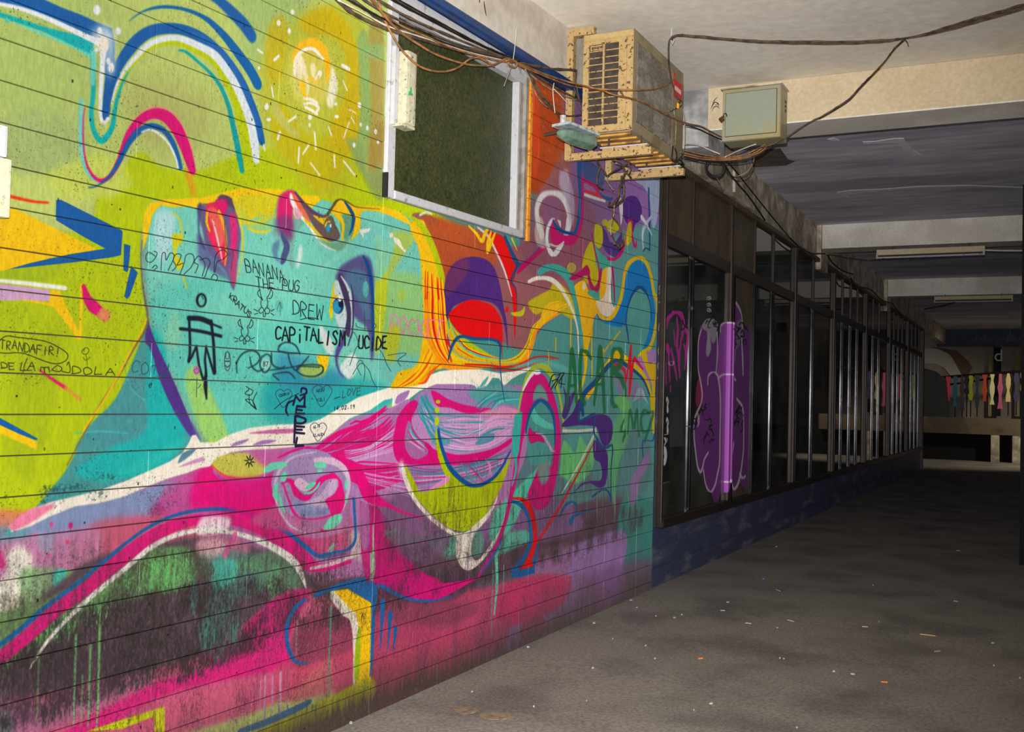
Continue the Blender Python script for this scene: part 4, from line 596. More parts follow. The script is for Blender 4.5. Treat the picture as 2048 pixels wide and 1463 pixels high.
# -------- the tones above are what the flash photograph shows: take out the flash's own falloff so that only pigment is left
def flash_irradiance(P, N):
    """relative light of the flash on points P (n,3) of a surface with normal N"""
    v = FL_POS-P; r2 = (v*v).sum(-1); r = np.sqrt(r2)
    cs = np.clip((v@N)/r, 0, 1); ca = np.clip(-(v@FL_DIR)/r, 0, 1)
    t = np.clip((ca-cos(FL_HALF))/(1-cos(FL_HALF)), 0, 1); return cs/r2*t*t*(3-2*t)
def lin(a): return np.where(a < .04045, a/12.92, ((a+.055)/1.055)**2.4)
def srgb(a): return np.where(a < .0031308, a*12.92, 1.055*np.maximum(a, 1e-9)**(1/2.4)-.055)
FLASH_K = FL_POW/(4*pi*pi)          # radiance of a white surface per unit of flash_irradiance
def to_image(c, name, pos, N, gain=1., amb=AMBIENT*.6, cap=.92, lo=.0):
    u = (c.u0+(np.arange(c.W)+.5)/c.ppm); z = (c.z1-(np.arange(c.H)+.5)/c.ppm)
    us, zs = u[::8], z[::8]
    g = np.array([[0.]*len(us)]*len(zs))
    for j, zz in enumerate(zs): g[j] = flash_irradiance(pos(us, zz), N)
    g = g*FLASH_K*gain+amb
    yi = np.clip(np.arange(c.H)/8, 0, len(zs)-1.001); xi = np.clip(np.arange(c.W)/8, 0, len(us)-1.001)
    a, b = yi.astype(int), xi.astype(int); fy, fx = (yi-a)[:, None], (xi-b)[None]
    G = (g[a][:, b]*(1-fy)+g[a+1][:, b]*fy)*(1-fx)+(g[a][:, b+1]*(1-fy)+g[a+1][:, b+1]*fy)*fx
    for k in range(3): c.im[..., k] = srgb(np.clip(lin(c.im[..., k])/np.maximum(G, lo or 1e-4), 0, cap))
    img = bpy.data.images.new(name, c.W, c.H, alpha=True); img.colorspace_settings.name = 'sRGB'
    img.alpha_mode = 'CHANNEL_PACKED'
    img.pixels.foreach_set(np.ascontiguousarray(c.im[::-1]).ravel()); img.update(); img.pack()
    return img, G
# ------------------------------------------------------------------ the shop front's sprayed glass (second canvas, on the corridor's side plane)
def _suv(p):
    v = AD[None]+AR[None]*((p[:, 0]-1024)/F)[:, None]-AU[None]*((p[:, 1]-731.5)/F)[:, None]
    q = CAM+v*((XW-CAM[0])/v[:, 0])[:, None]; return q[:, 1:]
def paint_shop():
    c = Canvas(8.7, 12.4, .35, 3.3, 300, _suv, (60, 40, 60, 0))
    P = lambda *a, **k: poly(c, *a, **k)
    L = lambda *a, **k: line(c, *a, **k)
    MG, PU, WH, BK = (160, 30, 126), (84, 38, 98), (180, 165, 185), (12, 12, 16)
    c.cr(1300, 580)
    for q, w_ in (('180 380 200 290 260 230 330 250 360 330 385 420', 34), ('290 290 300 420 290 560 310 700', 26), ('345 330 350 430 330 520', 26), ('395 380 400 500 385 620 380 700', 34), ('150 450 160 540 190 590 210 640 200 560', 26), ('140 560 160 700 140 900', 20), ('170 600 175 800 180 960', 18), ('200 590 210 760 220 930', 18), ('230 600 260 740 290 910', 22), ('330 560 310 700 320 880', 26), ('360 560 385 650 370 800', 22), ('225 980 225 1035', 18), ('260 420 270 560', 20)): L(q, [w_*.6, w_, w_*.6], MG, 6, .85)
    L('205 740 230 770 260 745 250 730 215 730', 7, (190, 150, 200), 3, .8)
    P('520 400 560 340 640 290 700 360 700 620 690 830 700 900 730 1100 735 1460 740 2000 690 2200 640 2080 590 2000 555 1860 530 1900 500 1800 470 1500 500 1330 530 1250 545 1150 520 900 505 600', PU, 4, .97)
    P('730 380 770 330 850 340 855 440 840 1100 830 1900 800 1960 750 2040 740 1200 700 900 710 600', (112, 50, 124), 4, .97); P('850 250 870 130 930 200 960 380 1000 400 1040 420 1030 1500 1010 2000 960 2000 930 1980 870 2090 830 1900 850 1200 840 700', (84, 38, 96), 5, .95)
    P('545 360 600 290 700 310 705 420 680 520 650 540 625 450 640 600 600 680 585 620 600 440 560 400', (118, 116, 124), 6, .9); P('900 330 950 300 960 480 900 600 880 580 900 450', (96, 92, 102), 8, .8); P('480 1120 500 930 540 900 540 1100 500 1190', (130, 24, 70), 5, .8)
    for q in ('540 400 510 520 505 700 510 830 530 930 548 1060 535 1160 500 1240 470 1330 465 1500 480 1650 500 1800 530 1860 555 1800 570 1730 610 1660', '700 400 705 620 690 850', '605 960 610 880 650 840 690 850 715 910 730 1050 735 1250 730 1500 725 1760 700 1900 680 1990 640 2060 600 2030 575 1950 560 1840', '710 900 750 870 800 860 850 880 890 920', '735 420 740 360 790 330 850 340 850 260 870 120 920 170 950 260 960 380', '900 1110 950 1180 970 1260', '870 1560 840 1800 810 1930 770 1960', '830 1860 860 2010 880 2030 920 1960 950 1800 970 1600 970 1300', '930 1880 960 1920 990 1900', '950 500 960 700 965 860'): L(q, [9, 14, 9], WH, 6, .8)
    P('500 1260 520 1280 520 1360 500 1400', WH, 5, .6); P('600 440 630 440 625 620 605 670', (128, 124, 134), 4, .7); P('870 590 890 600 885 720 870 740', (110, 106, 120), 4, .7)
    rnd = random.Random(3)
    for x0, y0, x1, y1, n in ((180, 60, 420, 330, 9), (560, 250, 720, 400, 8), (860, 260, 970, 600, 16), (560, 1080, 680, 1560, 9), (850, 1150, 1000, 1400, 7), (450, 1280, 500, 1400, 3)):
        for _ in range(n):
            v = []
            x, y = rnd.uniform(x0, x1), rnd.uniform(y0, y1)
            for k in range(4): v += [x, y]; x += rnd.uniform(-40, 40); y += rnd.uniform(-30, 60)
            L(v, 7, BK, 0, .9)
    for i in range(3): text(c, 'CB', 598, 100+i*60, 20, 0, 0, -30, 5, (170, 170, 170), 1, seed=i)
    c.cr(1300, 580)
    for q in ('128 -55 100 -20 130 10 95 40', '100 130 130 100 135 70', '125 290 100 400 130 420 110 520', '130 560 95 620 120 700 90 780 130 830', '85 900 130 880 110 960'): L(q, 9, (150, 136, 110), 1, .9)
    # posters: small black and white stickers on the first pane
    c.cr(1300, 580); P('105 1340 215 1330 215 1960 105 1990', (14, 14, 16), 0, 1, sm=False)
    P('105 1110 215 1095 215 1400 105 1400', (14, 14, 16), 0, 1, sm=False)
    for x, y in ((140, 1150), (190, 1145), (140, 1360), (190, 1355)): L([x, y-25, x+10, y, x+4, y+35, x+6, y+80], [24, 16, 12, 22], (150, 146, 148), 2); dot(c, x+2, y-5, 4, 12, (20, 20, 20), 1)
    L('115 1490 205 1470', 6, (170, 160, 150)); 
    for k in range(5): L([125+k*2, 1520+k*9, 160, 1505+k*7, 198-k*2, 1520+k*9], 3, (150, 140, 140))
    dot(c, 160, 1545, 22, 42, (150, 146, 148), 2); dot(c, 160, 1550, 10, 24, (16, 16, 18), 1); P('150 1590 180 1610 190 1700 170 1790 140 1770 160 1700 145 1640', (156, 150, 156), 2)
    L('105 1340 105 1985 215 1955', 3, (150, 140, 130), 0, .7, sm=False)
    c.cr(1300, 830)
    for i in range(9): dot(c, 360+rnd.uniform(0, 340), 1060-(i*14)+rnd.uniform(-8, 8), 8, 3, (190, 185, 175), 1)
    return c

# ------------------------------------------------------------------ mesh helpers
class MB:
    def __init__(s): s.b = bmesh.new()
    def quad(s, *v):
        try: return s.b.faces.new([s.b.verts.new(Vector(p)) for p in v])
        except ValueError: return None
    def hexa(s, P):            # 8 corners: 0-3 one end (ccw), 4-7 the other
        v = [s.b.verts.new(Vector(p)) for p in P]
        for f in ((0, 3, 2, 1), (4, 5, 6, 7), (0, 1, 5, 4), (1, 2, 6, 5), (2, 3, 7, 6), (3, 0, 4, 7)): s.b.faces.new([v[i] for i in f])
    def box(s, a, b):
        (x0, y0, z0), (x1, y1, z1) = a, b
        if x0 > x1: x0, x1 = x1, x0
        if y0 > y1: y0, y1 = y1, y0
        if z0 > z1: z0, z1 = z1, z0
        s.hexa([(x0, y0, z0), (x1, y0, z0), (x1, y1, z0), (x0, y1, z0), (x0, y0, z1), (x1, y0, z1), (x1, y1, z1), (x0, y1, z1)]); return s
    def bar(s, a, b, w, h, up=(0, 0, 1)):
        a, b = Vector(a), Vector(b); d = (b-a).normalized(); x = d.cross(Vector(up))
        if x.length < 1e-4: x = d.cross(Vector((1, 0, 0)))
        x.normalize(); y = x.cross(d); x *= w/2; y *= h/2
        s.hexa([a-x-y, a+x-y, a+x+y, a-x+y, b-x-y, b+x-y, b+x+y, b-x+y]); return s
    def tube(s, pts, r, n=6, cap=True):
        P = [Vector(p) for p in pts]; rings = []; x = None
        for i, p in enumerate(P):
            d = (P[min(i+1, len(P)-1)]-P[max(i-1, 0)])
            if d.length < 1e-6: d = Vector((0, 0, 1))
            d.normalize()
            if x is None:
                x = d.orthogonal().normalized()
            x = (x-d*x.dot(d)); x = x.normalized() if x.length > 1e-5 else d.orthogonal().normalized(); y = d.cross(x)
            rr = r[i] if isinstance(r, (list, tuple)) else r
            rings.append([s.b.verts.new(p+(x*cos(2*pi*k/n)+y*sin(2*pi*k/n))*rr) for k in range(n)])
        for a, b in zip(rings, rings[1:]):
            for k in range(n): s.b.faces.new((a[k], a[(k+1) % n], b[(k+1) % n], b[k]))
        if cap: s.b.faces.new(rings[0][::-1]); s.b.faces.new(rings[-1])
        return s
    def prism(s, poly2, a, b, ax):   # outline in 2-D (u,v), swept from a to b; ax = (origin, U, V, W)
        O, U, V, Wd = [Vector(t) for t in ax]
        A = [s.b.verts.new(O+U*u+V*v+Wd*a) for u, v in poly2]; B = [s.b.verts.new(O+U*u+V*v+Wd*b) for u, v in poly2]
        n = len(A); s.b.faces.new(A[::-1]); s.b.faces.new(B)
        for i in range(n): s.b.faces.new((A[i], A[(i+1) % n], B[(i+1) % n], B[i]))
        return s
    def bevel(s, w, seg=1):
        bmesh.ops.bevel(s.b, geom=list(s.b.edges), offset=w, segments=seg, affect='EDGES', profile=.7); return s
    def build(s, name, m, parent=None, smooth=False, origin=None):
        bmesh.ops.recalc_face_normals(s.b, faces=s.b.faces)
        me = bpy.data.meshes.new(name)
        if origin is None and parent is None and len(s.b.verts):
            c = Vector((0, 0, 0))
            for v in s.b.verts: c += v.co
            origin = c/len(s.b.verts)
        off = Vector(origin) if origin is not None else wloc(parent)
        if off.length: bmesh.ops.translate(s.b, verts=s.b.verts, vec=-off)
        s.b.to_mesh(me); s.b.free(); o = bpy.data.objects.new(name, me); COL.objects.link(o)
        if m is not None: me.materials.append(m)
        if smooth:
            for p in me.polygons: p.use_smooth = True
        if parent is not None:
            o.parent = parent
            if origin is not None and tuple(origin) != (0, 0, 0): o.location = off-wloc(parent)
        else: o.location = off
        return o
def wloc(o):
    v = Vector((0, 0, 0))
    while o is not None: v += o.location; o = o.parent
    return v
def tag(o, label=None, cat=None, group=None, kind=None):
    for k, v in (('label', label), ('category', cat), ('group', group), ('kind', kind)):
        if v: o[k] = v
    return o
def empty(name, loc, label=None, cat=None, group=None, kind=None):
    o = bpy.data.objects.new(name, None); COL.objects.link(o); o.location = Vector(loc); o.empty_display_size = .1
    return tag(o, label, cat, group, kind)

# ------------------------------------------------------------------ materials (all node based)
def srgb2lin(c): return [float(lin(np.array(t/255.))) for t in c]+[1.]
def mat(name, col, rough=.6, metal=0., col2=None, scale=6., amt=.5, thr=(.45, .6), stretch=(1, 1, 1), bump=.15, bscale=60., spec=.4, fine=.10, detail=5):
    m = bpy.data.materials.new(name); m.use_nodes = True; N, Lk = m.node_tree.nodes, m.node_tree.links
    b = N['Principled BSDF']; b.inputs['Roughness'].default_value = rough; b.inputs['Metallic'].default_value = metal; b.inputs['Specular IOR Level'].default_value = spec
    tc = N.new('ShaderNodeTexCoord'); geo = N.new('ShaderNodeNewGeometry'); mp = N.new('ShaderNodeMapping'); mp.inputs['Scale'].default_value = stretch
    Lk.new(geo.outputs['Position'], mp.inputs['Vector'])
    def nz(sc, d=detail):
        n = N.new('ShaderNodeTexNoise'); n.inputs['Scale'].default_value = sc; n.inputs['Detail'].default_value = d; Lk.new(mp.outputs[0], n.inputs['Vector']); return n
    c1 = srgb2lin(col); out = None
    n2 = nz(bscale*.6, 3); mr = N.new('ShaderNodeMapRange'); mr.inputs['From Min'].default_value = .3; mr.inputs['From Max'].default_value = .7; mr.inputs['To Min'].default_value = 1-fine*1.6; mr.inputs['To Max'].default_value = 1+fine; Lk.new(n2.outputs[0], mr.inputs[0])
    mul = N.new('ShaderNodeVectorMath'); mul.operation = 'SCALE'; Lk.new(mr.outputs[0], mul.inputs['Scale'])
    if col2 is not None:
        n1 = nz(scale); r = N.new('ShaderNodeMapRange'); r.interpolation_type = 'SMOOTHSTEP'; r.inputs['From Min'].default_value = thr[0]; r.inputs['From Max'].default_value = thr[1]; r.inputs['To Max'].default_value = amt; Lk.new(n1.outputs[0], r.inputs[0])
        mx = N.new('ShaderNodeMix'); mx.data_type = 'RGBA'; mx.inputs['A'].default_value = c1; mx.inputs['B'].default_value = srgb2lin(col2); Lk.new(r.outputs[0], mx.inputs['Factor']); Lk.new(mx.outputs['Result'], mul.inputs[0])
        m['mix'] = mx.name
    else: mul.inputs[0].default_value = c1[:3]
    Lk.new(mul.outputs[0], b.inputs['Base Color'])
    if bump:
        nb = nz(bscale, 4); bp = N.new('ShaderNodeBump'); bp.inputs['Strength'].default_value = bump; bp.inputs['Distance'].default_value = .01; Lk.new(nb.outputs[0], bp.inputs['Height']); Lk.new(bp.outputs[0], b.inputs['Normal'])
    return m
def image_mat(name, img, c, ref, axes='s', rough=.5, under=None, spec=.35, bump=.12):
    """pigment laid on a surface: image placed in metres with the wall object's own coordinates"""
    m = bpy.data.materials.new(name) if under is None else under.copy(); m.name = name; m.use_nodes = True; N, Lk = m.node_tree.nodes, m.node_tree.links
    b = N.get('Principled BSDF')
    tc = N.new('ShaderNodeTexCoord'); tc.object = ref; sx = N.new('ShaderNodeSeparateXYZ'); Lk.new(tc.outputs['Object'], sx.inputs[0])
    def rng_(src, lo, hi):
        r = N.new('ShaderNodeMapRange'); r.clamp = False; r.inputs['From Min'].default_value = lo; r.inputs['From Max'].default_value = hi; Lk.new(src, r.inputs[0]); return r.outputs[0]
    cx = N.new('ShaderNodeCombineXYZ'); Lk.new(rng_(sx.outputs[0 if axes == 's' else 1], c.u0, c.u1), cx.inputs[0]); Lk.new(rng_(sx.outputs[2], c.z0, c.z1), cx.inputs[1])
    t = N.new('ShaderNodeTexImage'); t.image = img; t.extension = 'CLIP' if under is not None else 'EXTEND'; t.interpolation = 'Cubic'; Lk.new(cx.outputs[0], t.inputs[0])
    if under is None:
        b.inputs['Roughness'].default_value = rough; b.inputs['Specular IOR Level'].default_value = spec; Lk.new(t.outputs[0], b.inputs['Base Color'])
        nb = N.new('ShaderNodeTexNoise'); nb.inputs['Scale'].default_value = 45; nb.inputs['Detail'].default_value = 6; Lk.new(tc.outputs['Object'], nb.inputs[0]); bp = N.new('ShaderNodeBump'); bp.inputs['Strength'].default_value = bump; bp.inputs['Distance'].default_value = .01; Lk.new(nb.outputs[0], bp.inputs['Height']); Lk.new(bp.outputs[0], b.inputs['Normal'])
    else:
        out = N['Material Output']; src = out.inputs[0].links[0].from_socket; d = N.new('ShaderNodeBsdfPrincipled'); d.inputs['Roughness'].default_value = .45; Lk.new(t.outputs[0], d.inputs['Base Color'])
        mx = N.new('ShaderNodeMixShader'); Lk.new(t.outputs['Alpha'], mx.inputs[0]); Lk.new(src, mx.inputs[1]); Lk.new(d.outputs[0], mx.inputs[2]); Lk.new(mx.outputs[0], out.inputs[0])
    return m
def glass_mat(name, tint, refl=.9, rough=.02):
    m = bpy.data.materials.new(name); m.use_nodes = True; N, Lk = m.node_tree.nodes, m.node_tree.links; N.remove(N['Principled BSDF'])
    g = N.new('ShaderNodeBsdfGlossy'); g.inputs['Roughness'].default_value = rough; g.inputs['Color'].default_value = (refl, refl, refl, 1)
    t = N.new('ShaderNodeBsdfTransparent'); t.inputs['Color'].default_value = (*tint, 1); fr = N.new('ShaderNodeFresnel'); fr.inputs['IOR'].default_value = 1.85
    df = N.new('ShaderNodeBsdfDiffuse'); df.inputs['Color'].default_value = (.20, .22, .19, 1); nz = N.new('ShaderNodeTexNoise'); nz.inputs['Scale'].default_value = 1.6; nz.inputs['Detail'].default_value = 6; gp = N.new('ShaderNodeNewGeometry'); Lk.new(gp.outputs['Position'], nz.inputs['Vector']); dm = N.new('ShaderNodeMapRange'); dm.inputs['From Min'].default_value = .35; dm.inputs['From Max'].default_value = .7; dm.inputs['To Min'].default_value = .05; dm.inputs['To Max'].default_value = .34; Lk.new(nz.outputs[0], dm.inputs[0]); dx = N.new('ShaderNodeMixShader'); Lk.new(dm.outputs[0], dx.inputs[0]); Lk.new(t.outputs[0], dx.inputs[1]); Lk.new(df.outputs[0], dx.inputs[2])  # patchy grey-green diffuse layer brightens the panes in place of reflections
    mx = N.new('ShaderNodeMixShader'); Lk.new(fr.outputs[0], mx.inputs[0]); Lk.new(dx.outputs[0], mx.inputs[1]); Lk.new(g.outputs[0], mx.inputs[2]); Lk.new(mx.outputs[0], N['Material Output'].inputs[0])
    return m
M_JOINT = mat('dark mortar', (44, 38, 34), .9)
M_FLOOR = mat('worn asphalt screed', (140, 133, 127), .8, 0, (96, 90, 87), 1.6, .7, (.40, .72), bump=.25, bscale=90, fine=.20, spec=.3, detail=10)
M_CEIL = mat('grimy white ceiling paint', (244, 238, 228), .8, 0, (222, 214, 200), 1.2, .5, (.45, .75), bump=.2, bscale=18, fine=.06)
M_CEIL2 = mat('flaking lilac grey ceiling paint', (226, 222, 238), .8, 0, (180, 174, 192), 1.3, .8, (.42, .6), (.35, 1.6, 1), bump=.3, bscale=9, fine=.12, detail=9)
M_BEAM = mat('cream beam paint', (208, 190, 160), .8, 0, (198, 178, 146), 3, .5, bump=.12, fine=.07)
M_BEAM2 = mat('pale grey beam paint', (242, 238, 230), .8, 0, (206, 200, 190), 1.2, .7, (.45, .6), bump=.15, fine=.08)
M_CEM = mat('bare stained cement', (178, 178, 180), .85, 0, (120, 120, 120), 3.2, .85, (.42, .6), bump=.4, bscale=22, fine=.15)
M_CEMD = mat('sooty cement band', (214, 202, 180), .9, 0, (146, 134, 116), 3.5, .8, (.4, .6), bump=.5, bscale=20, fine=.2)
M_PLAST = mat('white wall plaster', (196, 188, 178), .85, 0, (178, 166, 150), 4, .6, bump=.25, bscale=25, fine=.07)
M_NAVY = mat('navy plinth paint', (66, 72, 104), .5, 0, (120, 122, 138), 2.6, .8, (.5, .72), (1, .6, 2.4), bump=.1, spec=.5, fine=.2)
M_BLUE = mat('royal blue metal trim', (12, 56, 112), .4, 0, (30, 40, 70), 8, .5, spec=.5, bump=.05)
M_WHITE = mat('white window frame', (176, 176, 182), .45, 0, (120, 110, 105), 16, .7, (.6, .68), bump=.06, bscale=50, fine=.05)
M_GREY = mat('grey aluminium window frame', (146, 140, 134), .45, 0, (110, 104, 96), 12, .6, bump=.05, fine=.05)
M_ORANGE = mat('orange painted batten', (216, 140, 40), .7, 0, (120, 80, 40), 22, .7, (.55, .66), bump=.3, fine=.12)
M_BROWN = mat('brown anodised aluminium', (54, 43, 36), .36, .35, (44, 34, 30), 5, .6, spec=.5, bump=.02, fine=.12)
M_CHROME = mat('scuffed bright aluminium', (56, 56, 60), .20, .95, (28, 26, 34), 5, .6, (.45, .65), (1, 1, .3), bump=0, fine=.2)
M_PANEL = mat('dark brown panel', (96, 82, 62), .5, 0, (66, 56, 44), 3, .6, bump=.03)
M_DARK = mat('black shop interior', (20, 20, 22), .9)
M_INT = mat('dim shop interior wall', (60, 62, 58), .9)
M_GLASS = glass_mat('shop glass', (.30, .33, .33))
# ------------------------------------------------------------------ setting
def S(o, kind='structure'): o['kind'] = kind; return o
YB = 8.59; BT, BH = .47, 3.9
# floor: falls slightly towards the camera beside the mural
b = MB(); YE = END[1]
xs = (-8, 6); slope = .0172
b.quad((xs[0], YE, 0), (xs[1], YE, 0), (xs[1], -4, -slope*(YE+4)), (xs[0], -4, -slope*(YE+4))); b.quad((xs[0], YE, 0), (xs[0], 46, 0), (xs[1], 46, 0), (xs[1], YE, 0))
S(b.build('floor', M_FLOOR, origin=(0, 0, 0)))
S(MB().box((XW-.4, -4, ZC), (5, YB+.2, ZC+.15)).build('ceiling', M_CEIL))
for y0, y1, m in ((YB+.2, 15.9, M_CEIL2), (15.9, 22.9, M_CEIL2), (22.9, 46, M_CEIL2)):
    S(MB().box((XW-.4, y0, ZC), (5, y1, ZC+.15)).build('ceiling', m))
XH = -2.59
for i, (y, m) in enumerate(((YB, M_BEAM), (15.75, M_BEAM2), (22.9, M_BEAM2))):
    x0 = XW+.45 if i == 0 else XW+.06
    o = S(MB().box((x0, y, BH-.0*i), (4.0, y+(BT if i < 3 else .3), ZC-.002)).build('ceiling_beam', m))
    if i == 0:   # rendered soffit lip
        MB().box((x0, y-.004, BH-.012), (4.0, y+BT+.004, BH-.001)).build('soffit', M_BEAM2, o)
# bare haunch where the first beam meets the wall
b = MB(); b.box((XW-.02, YB+.01, 3.76), (XH+.03, YB+BT+.02, ZC-.003)); S(b.build('wall_left_haunch', M_CEM))
b = MB(); b.box((XW-.25, YB+BT+.03, 3.77), (XW+.07, 11.72, ZC-.003)); S(b.build('wall_left_pier', M_CEMD))
b = MB(); b.box((XW-.25, 11.73, 3.77), (XW-.01, 46, ZC-.003)); S(b.build('wall_left_band', M_CEMD))
for y in (15.72, 22.87): S(MB().box((XW-.1, y, 3.6), (XW+.055, y+.52, ZC-.004)).build('wall_left_column', M_CEMD))
S(MB().box((3.6, -4, -.4), (3.75, 9, ZC)).build('wall_right', M_PLAST))
p = hy(2043.5, 600, 12.3); S(MB().box((p[0], 12.3, -.02), (p[0]+.5, 12.8, 3.99)).build('column_right', M_DARK))
# mural wall ---------------------------------------------------------------
W0 = Matrix.Translation(END) @ Matrix(((WD[0], WN[0], 0, 0), (WD[1], WN[1], 0, 0), (0, 0, 1, 0), (0, 0, 0, 1)))
def wobj(mb, name, m, parent):   # a mesh whose coordinates are wall coordinates (s, out, z)
    o = mb.build(name, m, parent, origin=(0, 0, 0)); return o
WS, WZ = (-4.05, -2.405), (2.6527, 3.79)
b = MB()
for a, c_ in (((-6.75, -.10, -.25), (WS[0], -.022, 3.86)), ((WS[0], -.10, -.25), (WS[1], -.022, WZ[0])), ((WS[1], -.10, -.25), (0.0, -.022, 3.86)), ((-6.75, -.16, 3.86), (-.1, .012, ZC-.002)), ((-6.75, -.10, -.25), (-6.9, -.022, 3.86))): b.box(a, c_)
wl = b.build('wall_left', M_JOINT, origin=(0, 0, 0)); wl.matrix_world = W0; S(wl)
wl.data.materials.append(M_PLAST)
for p_ in wl.data.polygons:
    if min(wl.data.vertices[i].co.z for i in p_.vertices) > 3.85: p_.material_index = 1
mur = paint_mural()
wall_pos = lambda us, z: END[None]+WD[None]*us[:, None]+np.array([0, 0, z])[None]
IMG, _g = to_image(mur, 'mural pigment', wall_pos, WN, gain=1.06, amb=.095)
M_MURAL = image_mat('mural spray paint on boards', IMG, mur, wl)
rnd = random.Random(11); ZR = [1.5015+.1439*k for k in range(-12, 17)]
def plank(s0, s1, z0, z1):
    if s1-s0 < .03 or z1-z0 < .01: return
    g = .0021; ch = .0018; d = rnd.uniform(-.0022, .0012); t1, t2 = rnd.uniform(-.0008, .0008), rnd.uniform(-.0008, .0008)
    a, c_, e, f = s0+g*.3, s1-g*.3, z0+g, z1-g; b = MB()
    v = [b.b.verts.new(q) for q in ((a, -.02, e), (c_, -.02, e), (c_, -.02, f), (a, -.02, f), (a, d-ch, e), (c_, d-ch, e), (c_, d-ch, f), (a, d-ch, f), (a+ch, d+t1, e+ch), (c_-ch, d-t1, e+ch), (c_-ch, d+t2, f-ch), (a+ch, d-t2, f-ch))]
    for q in ((0, 1, 5, 4), (1, 2, 6, 5), (2, 3, 7, 6), (3, 0, 4, 7), (4, 5, 9, 8), (5, 6, 10, 9), (6, 7, 11, 10), (7, 4, 8, 11), (8, 9, 10, 11)): b.b.faces.new([v[i] for i in q])
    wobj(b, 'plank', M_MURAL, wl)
for r, (z0, z1) in enumerate(zip(ZR, ZR[1:])):
    z1 = min(z1, 3.79)
    if z0 > 3.78: break
    cuts = [-6.74]
    if r % 3 == 1: cuts.append(-5.62+rnd.uniform(-.1, .1))
    if r % 4 == 2: cuts.append(-4.9+rnd.uniform(-.1, .1))
    cuts.append(-4.045)
    cuts += [-3.1+rnd.uniform(-.3, .3)] if r % 2 else [-2.35+rnd.uniform(-.1, .1)]
    cuts += [-1.45+rnd.uniform(-.25, .25)] if r % 2 == 0 else []
    cuts += [-.69 if r % 2 else -1.02, -.37, 0.0]
    cuts = sorted(cuts)
    for a, c_ in zip(cuts, cuts[1:]):
        if z0 > WZ[0]-.01:
            if c_ <= WS[0] + .01 or a >= WS[1]-.001: plank(a, min(c_, WS[0]) if c_ <= WS[0]+.01 else c_, z0, z1)
            else:
                if a < WS[0]: plank(a, WS[0], z0, z1)
                if c_ > WS[1]: plank(WS[1], c_, z0, z1)
        else: plank(a, c_, z0, z1)
b = MB(); b.box((0.0005, -.10, -.1), (.035, -.004, 3.78)); o = wobj(b, 'end_board', M_NAVY, wl)
# blue metal strip along the top
b = MB(); b.prism([(-.02, 3.795), (.055, 3.795), (.062, 3.81), (.062, 3.85), (.05, 3.862), (-.02, 3.862)], -6.75, -1.05, ((0, 0, 0), (0, 1, 0), (0, 0, 1), (1, 0, 0)))
o = b.build('trim_1', M_BLUE, origin=(0, 0, 0)); o.matrix_world = W0; S(o)
# the high window
M_OBS = mat('dark green obscured glass', (44, 56, 22), .32, 0, (66, 62, 30), 9, .7, (.4, .7), bump=.9, bscale=70, spec=.6, fine=.35)
w1 = bpy.data.objects.new('window_1', None); COL.objects.link(w1); w1.matrix_world = W0; S(w1)
def wpart(name, m, *boxes, bev=.0):
    b = MB()
    for a, c_ in boxes: b.box(a, c_)
    if bev: b.bevel(bev)
    return wobj(b, name, m, w1)
wpart('pane', M_OBS, ((-3.98, -.045, 2.69), (-2.60, -.035, 3.68)))
wpart('frame_side', M_WHITE, ((-4.048, -.08, 2.655), (-3.975, .02, 3.785)), bev=.004)
wpart('frame_sill', M_WHITE, ((-3.974, -.08, 2.655), (-2.56, .024, 2.70)), bev=.004)
wpart('frame_head', M_WHITE, ((-3.974, -.08, 3.67), (-2.49, .016, 3.79)), bev=.003)
wpart('frame_side', M_WHITE, ((-2.606, -.06, 2.701), (-2.578, .012, 3.669)), bev=.004)
wpart('frame_side', M_GREY, ((-2.577, -.08, 2.657), (-2.525, .004, 3.669)), bev=.004); wpart('frame_side', M_GREY, ((-2.524, -.08, 2.657), (-2.482, .022, 3.72)), bev=.004)
wpart('seal', M_BLUE, ((-2.481, -.02, 2.65), (-2.472, .012, 3.76)))
z = 2.645; k = 0
while z < 3.79:
    z2 = min(z+.1439, 3.80); wpart('batten', M_ORANGE, ((-2.468, -.02, z+.002), (-2.444, .004, z2-.002))); wpart('batten', M_ORANGE, ((-2.440, -.02, z+.002), (-2.407, .014, z2-.002))); z = z2
wpart('corner_block', M_DARK, ((-4.06, 0, 2.65), (-4.047, .03, 2.78)))
# ------------------------------------------------------------------ shop front
shp = paint_shop()
SREF = bpy.data.objects.new('shop_origin', None)
shop_pos = lambda us, z: np.stack([np.full(len(us), XW), us, np.full(len(us), z)], 1)
IMG2, _g = to_image(shp, 'shop graffiti', shop_pos, np.array([1., 0, 0]), lo=.42, cap=.7)
b = MB(); b.box((XW-.32, YE+.02, -.02), (XW-.02, 31.0, .50)); pl = S(b.build('wall_left_plinth', M_NAVY, origin=(0, 0, 0)))
MB().box((XW-.03, YE+.04, -.02), (XW-.004, 31.0, .165)).build('plinth_step', M_NAVY, pl)
M_BROWNP = image_mat('brown aluminium, sprayed', IMG2, shp, pl, 'y', under=M_BROWN); M_CHROMEP = image_mat('bright aluminium, sprayed', IMG2, shp, pl, 'y', under=M_CHROME); M_GLASSP = image_mat('shop glass, sprayed', IMG2, shp, pl, 'y', under=M_GLASS)
M_PANELP = image_mat('brown panel, sprayed', IMG2, shp, pl, 'y', under=M_PANEL)
SILL, TRZ, TOPZ = .56, (2.98, 3.10), 3.76
posts = [8.84, 11.02, 14.22, 17.1, 20.4, 23.7, 27.0, 30.35]
thin = [[9.70], [12.07, 13.0], [15.5], [17.95, 18.75, 19.5], [21.4, 22.2], [24.5, 25.25, 26.0], [27.9, 28.75, 29.6]]
